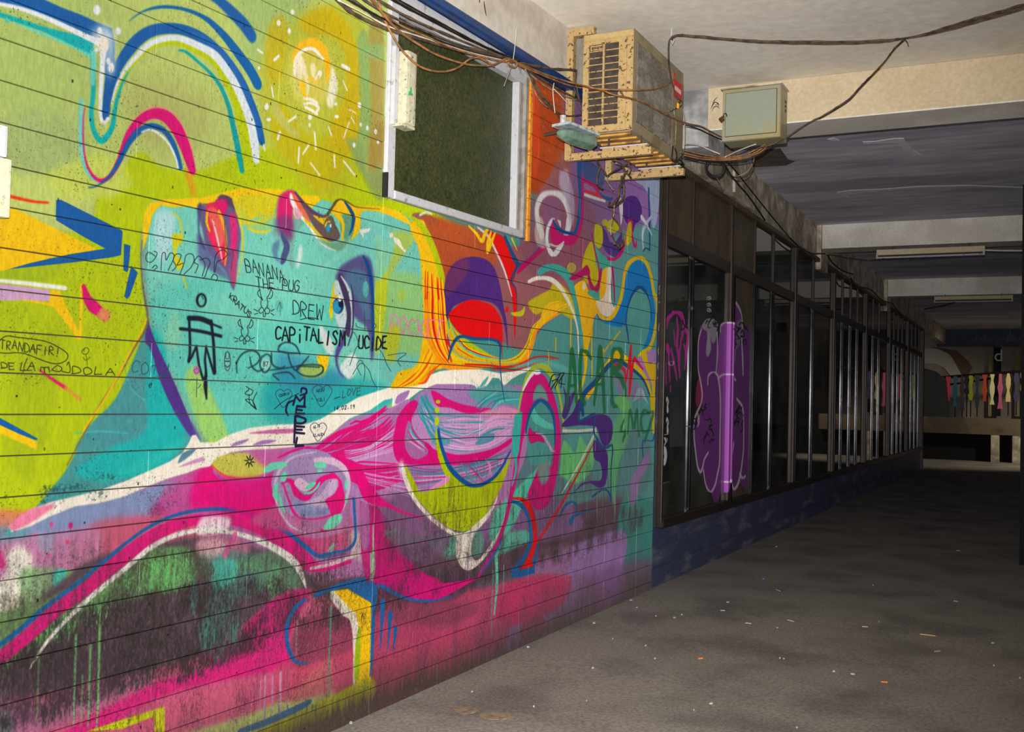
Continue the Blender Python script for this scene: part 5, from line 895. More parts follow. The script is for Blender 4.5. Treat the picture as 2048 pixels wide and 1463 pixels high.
def post(y, w_, d, z0, z1, m, par, name='post'):
    b = MB(); x0 = XW-.05; x1 = XW-.05+d; n = 6; prof = [(x0, y-w_/2), (x0, y+w_/2)]
    r = min(w_*.32, .02)
    for k in range(n+1): a = pi/2*(1-k/n); prof.append((x1-r+r*cos(a), y+w_/2-r+r*sin(a)))
    for k in range(n+1): a = -pi/2*(k/n); prof.append((x1-r+r*cos(a), y-w_/2+r+r*sin(a)))
    b.prism(prof, z0, z1, ((0, 0, 0), (1, 0, 0), (0, 1, 0), (0, 0, 1))); return b.build(name, m, par, smooth=False)
for i in range(7):
    y0, y1 = posts[i], posts[i+1]; ww = empty('window_%d' % (i+2), (XW, y0, SILL), kind='structure')
    post(y0, .03 if i == 0 else .075, .085, SILL, TOPZ-.05, M_BROWN if i != 1 else M_BROWNP, ww); 
    if i: post(y0+.075, .04, .09, SILL, TRZ[0], M_CHROMEP if i < 2 else M_CHROME, ww)
    if i == 6: post(y1, .10, .10, 0, TOPZ-.05, M_BROWN, ww)
    ys = [y0]+thin[i]+[y1]
    MB().box((XW-.06, y0+.02, SILL-.06), (XW+.04, y1+.05, SILL+.03)).bevel(.008).build('sill', M_BROWN, ww)
    MB().box((XW-.06, y0+.051, TRZ[0]), (XW+.015, y1-.051, TRZ[1])).bevel(.006).build('transom', M_BROWN, ww)
    MB().box((XW-.06, y0+.02, TOPZ-.06), (XW+.045, y1+.02, TOPZ)).bevel(.008).build('head', M_PANEL, ww)
    for k, y in enumerate(thin[i]):
        post(y, .035, .066, SILL+.03, TRZ[0], M_CHROMEP if i == 0 else M_CHROME, ww, 'mullion'); post(y, .035, .06, TRZ[1], TOPZ-.06, M_BROWN, ww, 'mullion')
    for a, c_ in zip(ys, ys[1:]):
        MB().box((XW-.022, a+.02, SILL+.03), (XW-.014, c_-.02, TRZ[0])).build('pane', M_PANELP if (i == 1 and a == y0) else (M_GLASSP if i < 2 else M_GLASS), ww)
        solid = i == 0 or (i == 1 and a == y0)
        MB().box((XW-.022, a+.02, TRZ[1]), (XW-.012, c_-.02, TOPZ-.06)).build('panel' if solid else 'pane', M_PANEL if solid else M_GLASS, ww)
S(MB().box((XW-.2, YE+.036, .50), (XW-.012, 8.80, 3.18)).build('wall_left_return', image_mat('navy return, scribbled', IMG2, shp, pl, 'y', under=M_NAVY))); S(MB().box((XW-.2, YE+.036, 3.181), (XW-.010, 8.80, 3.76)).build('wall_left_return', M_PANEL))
# shop interior, so that the glass has something dark behind it
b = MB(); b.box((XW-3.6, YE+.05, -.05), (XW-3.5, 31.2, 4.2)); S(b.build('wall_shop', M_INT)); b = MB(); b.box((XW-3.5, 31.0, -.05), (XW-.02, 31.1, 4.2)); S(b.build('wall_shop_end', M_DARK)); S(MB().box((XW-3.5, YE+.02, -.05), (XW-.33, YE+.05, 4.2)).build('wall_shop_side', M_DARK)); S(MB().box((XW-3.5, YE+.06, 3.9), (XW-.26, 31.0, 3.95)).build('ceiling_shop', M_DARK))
# flaked patches and one dark brown patch on the second bay's ceiling
M_FLK = mat('pale flaked undercoat', (236, 236, 246), .9, bump=0); M_BPATCH = mat('brown ceiling patch', (112, 100, 92), .9, 0, (86, 78, 74), 6, .6, bump=.1)
def flake(pts, m, t=.004):
    v = [hz(x, y, ZC-.001) for x, y in pts]; b = MB(); b.prism([(p_[0], p_[1]) for p_ in v], 0, t, ((0, 0, ZC-.001), (1, 0, 0), (0, 1, 0), (0, 0, -1))); return S(b.build('ceiling_flake', m))
flake([(1725, 283), (1750, 282), (1790, 276), (1808, 276), (1812, 284), (1826, 300), (1842, 309), (1826, 311), (1812, 303), (1796, 285), (1760, 286), (1728, 288)], M_FLK); flake([(1655, 278), (1668, 275), (1680, 280), (1664, 281)], M_FLK); flake([(1674, 384), (1700, 380), (1760, 378), (1840, 372), (1940, 370), (2046, 374), (2046, 376), (1940, 373), (1840, 376), (1760, 382), (1690, 390), (1700, 396), (1680, 390)], M_FLK, .003)
flake([(1500, 300), (1560, 296), (1576, 318), (1590, 322), (1572, 330), (1506, 334)], M_BPATCH)
# ------------------------------------------------------------------ far end
M_FAR = mat('grey far wall', (150, 138, 128), .85, 0, (110, 104, 96), .7, .7, bump=.1, fine=.1)
S(MB().box((-9, 38.0, -.1), (6, 38.2, 6)).build('wall_back', M_FAR)); 
YF = 37.9
def fpx(x, y, Y=YF): return Vector(hy(x, y, Y))
M_SIGN = mat('navy sign board', (22, 36, 74), .5, 0, (12, 18, 34), 1.5, .7, bump=.02); M_SLET = mat('faded sign letters', (86, 96, 112), .6, bump=0); M_BLACK = mat('black banner', (16, 16, 20), .8, bump=0); M_OFFW = mat('off white letter', (214, 224, 210), .6, bump=0)
sg = empty('sign_board', fpx(1960, 670), 'long navy sign board lettered underground on the far back wall', 'sign')
a, c_ = fpx(1874, 648), fpx(2120, 693); MB().box((a.x, YF-.16, c_.z), (c_.x, YF-.02, a.z)).build('board', M_SIGN, sg)
def letters(txt, x, z, size, y, m, par, name='lettering'):
    for ch in txt:
        if ch == ' ': x += size*.22; continue
        o = letter_one(ch, x, z, size, y, m, par, 'letter'); vx = [v.co.x for v in o.data.vertices]; o.location.x -= min(vx); x += max(vx)-min(vx)+size*.035
    return o
def letter_one(txt, x, z, size, y, m, par, name='letter'):
    cu = bpy.data.curves.new(name, 'FONT'); cu.body = txt; cu.size = size; cu.extrude = .012; cu.space_character = 1.02
    o = bpy.data.objects.new(name, cu); COL.objects.link(o); o.data.materials.append(m); o.parent = par
    o.rotation_euler = (pi/2, 0, 0); o.location = Vector((x, y, z))-wloc(par); me = bpy.data.meshes.new_from_object(o); me.name = name; o2 = bpy.data.objects.new(name, me); COL.objects.link(o2); o2.parent = par; o2.rotation_euler = o.rotation_euler; o2.location = o.location; bpy.data.objects.remove(o); return o2
q = fpx(1944, 683); letters('undergr    und', q.x, q.z, .34, YF-.175, M_SLET, sg)
q = fpx(2021, 683); b = MB(); b.prism([(-.12, 0), (.12, 0), (.13, .12), (.05, .24), (.02, .3), (.02, .62), (-.02, .62), (-.02, .3), (-.05, .24), (-.13, .12)], 0, .012, ((q.x, YF-.175, q.z), (1, 0, 0), (0, 0, 1), (0, -1, 0))); b.build('emblem', M_SLET, sg)
for x, ch, lx in ((1994.5, 'd', 1989.5), (2052, 'l', 2043)):
    e = empty('banner', fpx(x, 800), 'black hanging banner with a white letter %s under the sign' % ch, 'banner')
    a, c_ = fpx(x-7, 694), fpx(x+7, 832); MB().box((a.x, YF-.1, c_.z), (c_.x, YF-.06, a.z)).build('cloth', M_BLACK, e)
    q = fpx(lx, 722); letters(ch, q.x, q.z, .55, YF-.115, M_OFFW, e, 'letter')
M_YEL = mat('ochre pilaster', (140, 128, 90), .8, bump=0)
for x in (1983, 2036): a, c_ = fpx(x-5, 694), fpx(x+3, 832); S(MB().box((a.x, YF-.05, c_.z), (c_.x, YF, a.z)).build('trim_2', M_YEL))
# painted arcs on the back wall
M_ARC = mat('pale painted arc', (180, 172, 160), .8, bump=0); M_ARC2 = mat('brown painted arc', (96, 76, 66), .8, bump=0)
def decal(pts, m, name, Y=YF+.085): 
    b = MB(); v = [fpx(x, y, Y) for x, y in pts]; v = [(p_.x, p_.z) for p_ in v]; b.prism(v, 0, .01, ((0, Y, 0), (1, 0, 0), (0, 0, 1), (0, -1, 0))); return S(b.build(name, m))
decal([(1849, 697), (1870, 697), (1890, 702), (1905, 716), (1918, 740), (1924, 750), (1900, 750), (1888, 735), (1872, 728), (1849, 726)], M_ARC, 'trim_3'); decal([(1860, 693), (1890, 696), (1915, 702), (1935, 720), (1945, 735), (1935, 750), (1926, 750), (1915, 730), (1900, 708), (1880, 699)], M_ARC2, 'trim_4')
# stair parapet with railing in front of the back wall
M_PAR = mat('rough parapet render', (120, 104, 88), .9, 0, (80, 70, 60), 1.2, .7, bump=.3)
YP = 36.2; a, c_ = hy(1700, 838, YP), hy(2150, 862, YP); MB_ = MB(); MB_.box((a[0], YP, .85), (c_[0], YP+.25, 1.36)); S(MB_.build('wall_parapet', M_PAR)); S(MB().box((-8, YP+.3, -.02), (4, YP+.35, .95)).build('void_under_parapet', M_DARK))  # black sheet stands in for the dark void under the parapet
for x in (1990, 2033): p_ = hy(x, 900, YP); S(MB().box((p_[0]-.12, YP+.01, 0), (p_[0]+.12, YP+.2, .85)).build('column_far', M_CEMD))
rl = empty('railing', (-2, YP+.12, 1.36), 'dark metal stair railing with bars hung with coloured rags', 'railing')
M_RAIL = mat('dark rail metal', (30, 26, 26), .5, .5, bump=0)
def rp(x, y, dy=.1): return Vector(hy(x, y, YP+dy))
MB().tube([rp(1840, 758), rp(1900, 753), rp(1980, 747), rp(2110, 738)], .045, 8).build('handrail', M_RAIL, rl); MB().tube([rp(1895, 769), rp(1940, 763), rp(1983, 756)], .03, 6).build('lower_rail', M_RAIL, rl)
RC = [(110, 170, 175), (120, 130, 30), (214, 50, 90), (40, 90, 120), (60, 50, 60), (30, 30, 40), (150, 160, 40), (50, 60, 70), (190, 70, 50), (230, 225, 170), (200, 100, 140), (220, 200, 140), (70, 60, 100), (150, 150, 150)]
RX = [1869, 1883, 1897, 1911, 1925, 1934, 1942, 1955, 1970, 1985, 2001, 2017, 2033, 2046]
for i, x in enumerate(RX):
    top, bot = rp(x, 753-(x-1850)*.055), rp(x, 836-(x-1850)*.03)
    MB().bar(top, (top.x, top.y, bot.z), .035, .035, (0, 1, 0)).build('baluster', M_RAIL, rl)
    m = mat('rag %d' % i, RC[i], .8, bump=0); g = rnd.uniform(.10, .16)
    e = MB(); d = .05; n = 5
    for k in range(n):   # a strip of cloth knotted round the bar
        f0, f1 = k/n, (k+1)/n; L_ = rnd.uniform(.55, 1.1) if k == 0 else L_; w0, w1 = .055+.025*sin(k*2.1+i), .055+.025*sin((k+1)*2.1+i)
        e.hexa([(top.x-w0, top.y-d, top.z-.04-f0*L_), (top.x+w0, top.y-d, top.z-.04-f0*L_), (top.x+w0, top.y-d-.03, top.z-.04-f0*L_), (top.x-w0, top.y-d-.03, top.z-.04-f0*L_), (top.x-w1, top.y-d, top.z-.04-f1*L_), (top.x+w1, top.y-d, top.z-.04-f1*L_), (top.x+w1, top.y-d-.03, top.z-.04-f1*L_), (top.x-w1, top.y-d-.03, top.z-.04-f1*L_)])
    o = e.build('rag', m); tag(o, '', None)
    cn = ['pale blue', 'olive', 'pink', 'dull blue', 'brown', 'black', 'lime', 'slate', 'rust red', 'cream', 'rose', 'sand', 'violet', 'grey'][i]
    tag(o, '%s rag tied to the far stair railing' % cn, 'rag', 'rags tied along the far railing')
# dumped black sheets and glinting rubbish at the left end of the railing
b = MB(); v = [rp(1846, 735, .0), rp(1872, 742, .0), rp(1893, 760, .0), rp(1900, 838, .0), rp(1846, 841, .0)]
c0 = [(p_.x, p_.z) for p_ in v]; b.prism(c0, 0, .06, ((0, YP+.01, 0), (1, 0, 0), (0, 0, 1), (0, 1, 0))); o = b.build('tarpaulin', mat('creased black plastic', (12, 16, 18), .42, 0, bump=.5, bscale=3, spec=.4)); tag(o, 'black plastic sheet heaped at the left end of the far railing', 'sheet')
# lamp over the far passage
fl = bpy.data.lights.new('passage_lamp', 'SPOT'); fl.energy = 520; fl.color = (1, .88, .66); fl.spot_size = radians(100); fl.spot_blend = .6; fl.shadow_soft_size = .15
fo = bpy.data.objects.new('passage_lamp', fl); COL.objects.link(fo); fo.location = (1.6, 34.2, 3.9); fo.rotation_euler = Vector((-3.4, .9, -3.6)).to_track_quat('-Z', 'Y').to_euler()
S(MB().box((1.45, 34.1, 3.97), (1.75, 34.3, ZC)).build('trim_5', M_DARK))
# ------------------------------------------------------------------ things
M_TAN = mat('chipped beige enamel', (174, 146, 98), .5, 0, (60, 48, 40), 48, .9, (.58, .63), bump=.12, bscale=60, fine=.08)
M_TAN2 = mat('beige enamel', (180, 154, 104), .5, 0, (196, 140, 60), 4, .5, bump=.05, fine=.08)
M_ACSIDE = mat('greyed air conditioner casing', (150, 134, 108), .5, 0, (120, 104, 74), 5, .7, bump=.05, fine=.08)
M_MESH = mat('dusty aluminium grille', (156, 149, 140), .6, .1, (112, 102, 90), 5, .7, (.4, .62), (1, 1, 2), bump=.1, fine=.2)
M_CAV = mat('dark cavity behind louvres', (70, 60, 54), .9, 0, (48, 40, 38), 12, .6, bump=0)
M_RED = mat('red sticker', (206, 20, 44), .5, bump=0); M_REDW = mat('sticker lettering', (230, 190, 190), .5, bump=0)
# air conditioner ----------------------------------------------------------
AX0, AX1, AY0, AY1, AZ0, AZ1 = -2.885, -2.515, 6.66, 7.74, 3.43, 4.125
ac = empty('air_conditioner', (AX0+.18, 7.2, AZ0), 'beige chipped air conditioner unit on steel brackets high above the mural', 'air conditioner')
MB().box((AX0, AY0+.026, AZ0), (AX1-.021, AY1, AZ1)).bevel(.008, 2).build('body', M_ACSIDE, ac)
# near side: frame with two columns of louvre openings
fz0, fz1 = AZ0+.008, AZ1-.01
wcols = [(AX0+.045, AX0+.147), (AX0+.160, AX0+.262)]; nrow = 12; hz_ = (AZ1-.075-(AZ0+.06))/nrow
b = MB(); b.box((AX0+.002, AY0, fz0), (AX0+.044, AY0+.03, fz1)); b.box((AX0+.146, AY0, fz0+.05), (AX0+.159, AY0+.014, fz1-.06)); b.box((AX0+.263, AY0, fz0), (AX1-.005, AY0+.03, fz1))
b.box((AX0+.044, AY0, fz0), (AX0+.263, AY0+.03, AZ0+.055)); b.box((AX0+.044, AY0, AZ1-.078), (AX0+.263, AY0+.03, fz1)); b.build('side_panel', M_TAN, ac)
MB().box((AX0+.003, AY0-.006, AZ1-.05), (AX1-.003, AY0+.02, AZ1-.004)).bevel(.005).build('top_edge', M_TAN2, ac)
MB().box((AX1-.05, AY0-.004, AZ0+.02), (AX1-.002, AY0+.02, AZ1-.052)).bevel(.004).build('corner_strip', M_TAN, ac)
MB().box((AX0+.04, AY0+.016, AZ0+.05), (AX0+.27, AY0+.022, AZ1-.07)).build('cavity', M_CAV, ac)
for k in range(1, nrow):
    z = AZ0+.057+hz_*k
    for j, (x0, x1) in enumerate(wcols):
        if j == 0 and k == nrow: continue
        MB().hexa([(x0, AY0+.001, z-.003), (x1, AY0+.001, z-.001), (x1, AY0+.016, z+.012), (x0, AY0+.016, z+.010), (x0, AY0+.001, z+.005), (x1, AY0+.001, z+.007), (x1, AY0+.016, z+.018), (x0, AY0+.016, z+.016)]) if 0 else None
        q = MB(); q.box((x0, AY0+.001, z-.003), (x1, AY0+.012, z+.003)); q.build('louvre', M_TAN, ac)
q = MB(); q.box((wcols[0][0]+.01, AY0-.002, AZ1-.118), (wcols[0][1]-.004, AY0+.01, AZ1-.085)); q.build('vent_plate', M_TAN, ac); q = MB()
for k in range(9): q.box((wcols[0][0]+.02+k*.008, AY0-.005, AZ1-.110), (wcols[0][0]+.024+k*.008, AY0-.001, AZ1-.093))
q.build('vent_slots', M_CAV, ac)
# broad face: frame, fine louvre grille, plain panel with sticker
MB().box((AX1-.012, AY0+.0, AZ0), (AX1, AY0+.075, AZ1)).build('face_edge', M_ACSIDE, ac); MB().box((AX1-.012, AY0+.075, AZ1-.07), (AX1, AY1, AZ1)).build('face_top', M_ACSIDE, ac); MB().box((AX1-.012, AY0+.075, AZ0), (AX1, AY1, AZ0+.075)).build('face_bottom', M_ACSIDE, ac)
gy0, gy1 = AY0+.08, AY1-.25
MB().box((AX1-.012, gy1, AZ0+.075), (AX1+.003, AY1, AZ1-.07)).build('face_panel', M_ACSIDE, ac)
MB().box((AX1-.02, gy0, AZ0+.075), (AX1-.006, gy1, AZ1-.07)).build('grille_back', mat('dusty grille backing', (110, 100, 88), .9), ac)  # grey-brown plate seen between the grille bars
b = MB(); n = 34
for k in range(n): z = AZ0+.08+(AZ1-AZ0-.155)*(k+.5)/n; b.box((AX1-.006, gy0, z-.0075), (AX1+.002, gy1, z+.0060))
for k in range(5): y = gy0+(gy1-gy0)*(k+.5)/5; b.box((AX1-.006, y-.003, AZ0+.078), (AX1+.0022, y+.003, AZ1-.072))
b.build('fan_grille', M_MESH, ac)['kind'] = 'stuff'
stk = MB().box((AX1+.003, AY1-.235, AZ1-.235), (AX1+.006, AY1-.04, AZ1-.10)).build('sticker', M_RED, ac)
MB().box((AX1+.003, AY1-.245, AZ1-.095), (AX1+.006, AY1-.20, AZ1-.065)).build('sticker', M_RED, ac)
b = MB()
for k in range(6): b.box((AX1+.006, AY1-.21+k*.026, AZ1-.185), (AX1+.0075, AY1-.195+k*.026, AZ1-.150))
b.build('lettering', M_REDW, stk)
b = MB(); n = 9      # ribbed underside
for k in range(n): y = AY0+.08+(AY1-AY0-.14)*k/(n-1); b.box((AX0+.03, y-.025, AZ0-.012), (AX1-.03, y+.015, AZ0+.001))
b.build('base_ribs', mat('rust stained underside', (200, 150, 70), .5, 0, (110, 70, 30), 12, .8, bump=.2), ac)
# brackets ------------------------------------------------------------------
for k, (y, lab) in enumerate(((6.83, 'chipped beige steel bracket under the near end of the air conditioner'), (7.55, 'beige steel bracket under the far end of the air conditioner'))):
    s = wall(1133, 314)[0] if k == 0 else wall(1207, 345)[0]; xw = float((END+WD*s)[0])+.01
    br = empty('steel_bracket', (xw, y, 3.3), lab, 'bracket', 'brackets carrying the air conditioner')
    b = MB(); b.box((xw, y-.02, 3.295), (-2.43, y+.02, 3.345)); b.box((xw+.28, y-.02, 3.345), (-2.47, y+.028, 3.362)); b.build('arm', M_TAN, br)
    MB().box((xw+.26, y-.015, 3.362), (-2.46, y+.022, 3.372)).build('rail_top', M_WHITE, br)
    b = MB(); b.box((xw-.005, y-.03, 3.3), (xw+.045, y+.02, 4.235 if k == 0 else 3.52)); b.build('upright', M_TAN, br)
    MB().bar((xw+.02, y, 3.48), (xw+.22, y, 3.33), .035, .02).build('brace', M_TAN, br)
    if k == 0: MB().box((xw+.046, y-.03, 4.18), (xw+.20, y+.02, 4.235)).build('top_arm', M_TAN, br)
    for dx in (.32, .56): MB().tube([(xw+dx, y, 3.37), (xw+dx, y, 3.43)], .008, 6).build('bolt', M_CAV, br)
# junction box ----------------------------------------------------------------
M_BOX = mat('beige grey steel box', (156, 150, 124), .45, 0, (160, 144, 92), 2.5, .6, bump=.03, fine=.05); M_DOOR = mat('pale grey green box door', (146, 154, 138), .4, 0, (160, 154, 108), 2, .6, bump=.02, fine=.04)
bx0, bx1, bz0, bz1, by0 = -2.375, -1.905, 3.725, 4.145, 8.345
jb = empty('junction_box', ((bx0+bx1)/2, YB-.1, bz0), 'square beige steel electrical box padlocked on the first ceiling beam', 'electrical box')
MB().box((bx0, by0+.012, bz0), (bx1, YB-.001, bz1)).bevel(.006).build('body', M_BOX, jb); MB().box((bx0+.002, by0, bz0+.002), (bx1-.002, by0+.0125, bz1-.002)).build('front_frame', M_BOX, jb)
MB().box((bx0-.012, by0-.02, bz1), (bx1+.012, YB-.001, bz1+.01)).build('rain_lid', M_CEMD, jb)
MB().box((bx0+.026, by0-.0035, bz0+.034), (bx1-.028, by0-.001, bz1-.030)).build('door_gap', M_BLACK, jb); dr_ = MB().box((bx0+.029, by0-.010, bz0+.037), (bx1-.031, by0-.003, bz1-.034)).bevel(.002).build('door', M_DOOR, jb)
b = MB(); b.tube([(bx0+.03+.014*cos(t), by0-.02, bz0+.205+.018*sin(t)) for t in np.linspace(-.6, 3.8, 9)], .004, 5); b.build('hasp', M_CHROME, jb)
pk = empty('padlock', (bx0, by0-.03, bz0+.18), 'small brass padlock hanging on the electrical box', 'padlock'); MB().bar((bx0-.012, by0-.022, bz0+.165), (bx0+.018, by0-.022, bz0+.187), .04, .02, (0, 1, 0)).bevel(.004).build('body', mat('worn brass', (110, 74, 52), .4, .7), pk); MB().tube([(bx0+.012+.012*cos(t), by0-.02, bz0+.187+.014*sin(t)) for t in np.linspace(0, pi, 7)], .003, 5).build('shackle', M_CHROME, pk)
b = MB()
for k in range(3): b.box((bx1+.0005, YB-.09, bz1-.11-k*.035), (bx1+.002, YB-.05, bz1-.09-k*.035))
b.build('marking', M_CAV, jb)
# bulkhead lamp by the bracket ----------------------------------------------
M_LG = mat('dusty green glass bowl', (104, 130, 118), .12, 0, (74, 96, 84), 8, .6, spec=.8, bump=.05)
P0, P1 = wpx(1117, 262, .22), wpx(1182, 284, .30)
lp = empty('bulkhead_lamp', P0, 'dusty pale green glass bulkhead lamp beside the air conditioner bracket', 'lamp')
d = (P1-P0); L_ = d.length; d.normalize(); u_ = Vector((0, 0, 1)); n_ = d.cross(u_).normalized(); u_ = n_.cross(d)
b = MB(); rings = []
for k, (t, r) in enumerate(((0, .015), (.08, .04), (.25, .055), (.5, .06), (.8, .06), (1.0, .055))): rings.append([b.b.verts.new(P0+d*L_*t+n_*r*cos(2*pi*(j+.5)/6)*1.15+u_*(r*sin(2*pi*(j+.5)/6)*.9-.01)) for j in range(6)])
for a, c_ in zip(rings, rings[1:]):
    for j in range(6): b.b.faces.new((a[j], a[(j+1) % 6], c_[(j+1) % 6], c_[j]))
b.b.faces.new(rings[0][::-1]); b.b.faces.new(rings[-1]); b.bevel(.008, 2); b.build('glass_bowl', M_LG, lp)
MB().bar(P0+u_*.052+d*.02, P0+d*L_+u_*.04, .15, .018, tuple(u_)).build('base_plate', mat('pale lamp base', (170, 182, 186), .5, 0, (90, 90, 90), 20, .5), lp)
q = wpx(1126, 240, .2); MB().tube([q-Vector((0, 0, .05)), q+Vector((0, 0, .03))], .02, 8).build('cable_gland', M_WHITE, lp)
MB().tube([P0+d*.1-u_*.05, P0+d*.1+u_*.05], .005, 6).build('guard_wire', M_CHROME, lp)
MB().tube([P0+d*L_*.5+u_*.06, Vector(P0+d*L_*.5+u_*.05)-n_*.3], .012, 6).build('stem', M_CAV, lp)
# old fixtures at the window and at the left edge -----------------------------
M_OLD = mat('flaking ivory enamel', (178, 174, 150), .5, 0, (84, 78, 70), 40, .8, (.60, .68), bump=.15)
tl_ = bpy.data.objects.new('lamp_housing', None); COL.objects.link(tl_); tl_.matrix_world = W0 @ Matrix.Translation((-3.96, .02, 3.04)); tag(tl_, 'narrow flaking ivory lamp housing upright on the left window frame', 'lamp housing')
def lpart(par, name, m, a, c_, bev=0, off=(0, 0, 0)):
    b = MB(); b.box([a[i]-off[i] for i in range(3)], [c_[i]-off[i] for i in range(3)]); 
    if bev: b.bevel(bev, 2)
    return b.build(name, m, par, origin=(0, 0, 0))
O_ = (-3.96, .02, 3.04)
lpart(tl_, 'cover', M_OLD, (-4.0, .022, 3.045), (-3.905, .10, 3.445), .024, O_); lpart(tl_, 'end_cap', M_OLD, (-4.02, .022, 3.032), (-3.90, .09, 3.048), .004, O_); lpart(tl_, 'back_strip', M_WHITE, (-4.035, .021, 3.04), (-4.002, .045, 3.46), .003, O_)
b = MB(); b.prism([(0, 0), (.02, .005), (.03, .03), (.026, .05), (.014, .048), (.012, .025), (.0, .02)], 0, .001, ((-3.985-O_[0], .1005-O_[1], 3.20-O_[2]), (1, 0, 0), (0, 0, 1), (0, 1, 0))); b.build('green_chip', mat('green paint chip', (40, 170, 90), .5, bump=0), tl_, origin=(0, 0, 0))
O2 = (-6.3, .0, 2.15); sb = bpy.data.objects.new('switch_box', None); COL.objects.link(sb); sb.matrix_world = W0 @ Matrix.Translation(O2); tag(sb, 'white enamel box with chipped edge cut by the left picture edge', 'box')
lpart(sb, 'upper_box', M_WHITE, (-6.42, .004, 2.375), (-6.295, .06, 2.485), .012, O2); lpart(sb, 'lower_box', M_OLD, (-6.42, .004, 2.17), (-6.283, .07, 2.372), .012, O2)
# fluorescent battens on the beams ------------------------------------------
for i, (xa, ya, xb, yb, Y) in enumerate(((1754, 506, 1970, 499, 15.60), (1869, 597, 2026, 597, 22.78))):
    a, c_ = Vector(hy(xa, ya, Y)), Vector(hy(xb, yb, Y)); z = BH-.075
    fx = empty('fluorescent_batten', ((a.x+c_.x)/2, Y, z), ('cream fluorescent batten hung under the second beam' if i == 0 else 'cream fluorescent batten under the third beam, farther off'), 'lamp', 'fluorescent battens under the beams')
    MB().box((a.x, Y-.04, a.z-.035 if i == 0 else a.z-.03), (c_.x, Y+.06, a.z+.04)).build('housing', M_BEAM, fx)
    MB().tube([(a.x+.02, Y-.06, a.z-.075), (c_.x-.02, Y-.06, a.z-.075)], .014, 8).build('tube', M_WHITE, fx)
    for x in (a.x+.01, c_.x-.01): MB().box((x-.012, Y-.075, a.z-.09), (x+.012, Y-.03, a.z-.03)).build('lamp_holder', M_OLD, fx)
    for x in (a.x+.2, c_.x-.2): MB().tube([(x, Y+.01, a.z+.04), (x, Y+.01 if i else Y+.2, BH+.01)], .006, 5).build('hanger', M_CAV, fx)
# cables -----------------------------------------------------------------------
CM = {'tan': mat('tan cable sheath', (156, 108, 62), .55, 0, (96, 70, 50), 14, .7, bump=0, fine=.12), 'dust': mat('dust furred dark cable', (96, 78, 58), .8, 0, (50, 40, 34), 18, .8, bump=.3, fine=.2), 'black': mat('black cable', (26, 24, 24), .5, bump=0), 'grey': mat('grey cable', (150, 140, 124), .6, 0, (90, 80, 66), 15, .7, bump=0), 'pale': mat('pale cable', (206, 196, 178), .6, bump=0)}
def catmull(P, n=6):
    out = []
    for i in range(len(P)-1):
        a, b_, c_, d_ = P[max(i-1, 0)], P[i], P[i+1], P[min(i+2, len(P)-1)]
        for k in range(n):
            t = k/n; out.append(.5*((2*b_)+(c_-a)*t+(2*a-5*b_+4*c_-d_)*t*t+(3*b_-a-3*c_+d_)*t**3))
    out.append(P[-1]); return out
def cable(pts, r, m, label, group='cables strung along the mural wall', name='cable', cat='cable', knobs=0):
    pts = catmull([Vector(p) for p in pts]); rr = r
    if knobs:
        q = random.Random(len(label)+int(r*1e5)); rr = [r*q.choice((1, 1, 1, 1.25, .9, 1.5)) for _ in pts]
    o = MB().tube(pts, rr, 6).build(name, CM[m], smooth=True); tag(o, label, cat, group); return o
def W_(txt, off): 
    v = [float(t) for t in txt.split()]; o = off if isinstance(off, (list, tuple)) else [off]*(len(v)//2); o = np.interp(np.linspace(0, 1, len(v)//2), np.linspace(0, 1, len(o)), o)
    return [wpx(v[i], v[i+1], o[i//2]) for i in range(0, len(v), 2)]
cable(W_('738 -40 755 -2 768 36 786 72 808 105 835 130 862 141 890 143 916 135 938 119 956 115 975 124 988 133', .12), .0062, 'tan', 'tan cable sagging lowest across the dark window')
cable(W_('730 -30 752 8 778 42 806 68 836 88 862 104 890 116 930 128 960 131 985 130 1004 121 1016 118 1034 126', .14), .0062, 'tan', 'tan cable sagging second lowest across the dark window')
cable(W_('728 -20 760 20 800 50 850 72 900 94 950 110 1000 122 1034 124', .13), .005, 'tan', 'thin tan cable just above the two sagging ones')
seeds = [('690 -14 760 38 820 64 880 84 950 102 1030 122', .007, 'dust', 'thick furred cable lowest in the bundle above the window'), ('664 -10 700 22 740 44 776 58 840 78 930 104 1026 124', .008, 'dust', 'knobbly dust furred cable leaving the bundle at upper left'),
 ('700 -20 770 26 840 58 910 86 980 108 1034 124', .006, 'dust', 'dark cable in the middle of the window bundle'), ('720 -24 790 20 850 50 920 80 990 108 1036 122', .006, 'dust', 'dusty cable second from the top of the window bundle'),
 ('745 -24 800 8 860 40 930 76 1000 108 1038 121', .005, 'black', 'black cable along the top of the window bundle'), ('764 -20 830 18 900 56 960 88 1010 110 1038 120', .0045, 'black', 'topmost black cable crossing the white window head'),
 ('676 0 730 28 775 52 830 70 900 92 970 112 1030 124', .004, 'pale', 'thin pale cable under the window bundle'), ('684 -8 740 24 800 52 870 78 940 102 1030 123', .0045, 'black', 'thin black cable low in the window bundle'), ('754 -22 815 12 880 46 940 80 1000 106 1036 121', .006, 'dust', 'furred cable under the topmost black ones')]
for i, (t, r, m, lab) in enumerate(seeds): cable(W_(t, .09+.012*(i % 4)), r, m, lab, 'cables bundled above the window', knobs=1)
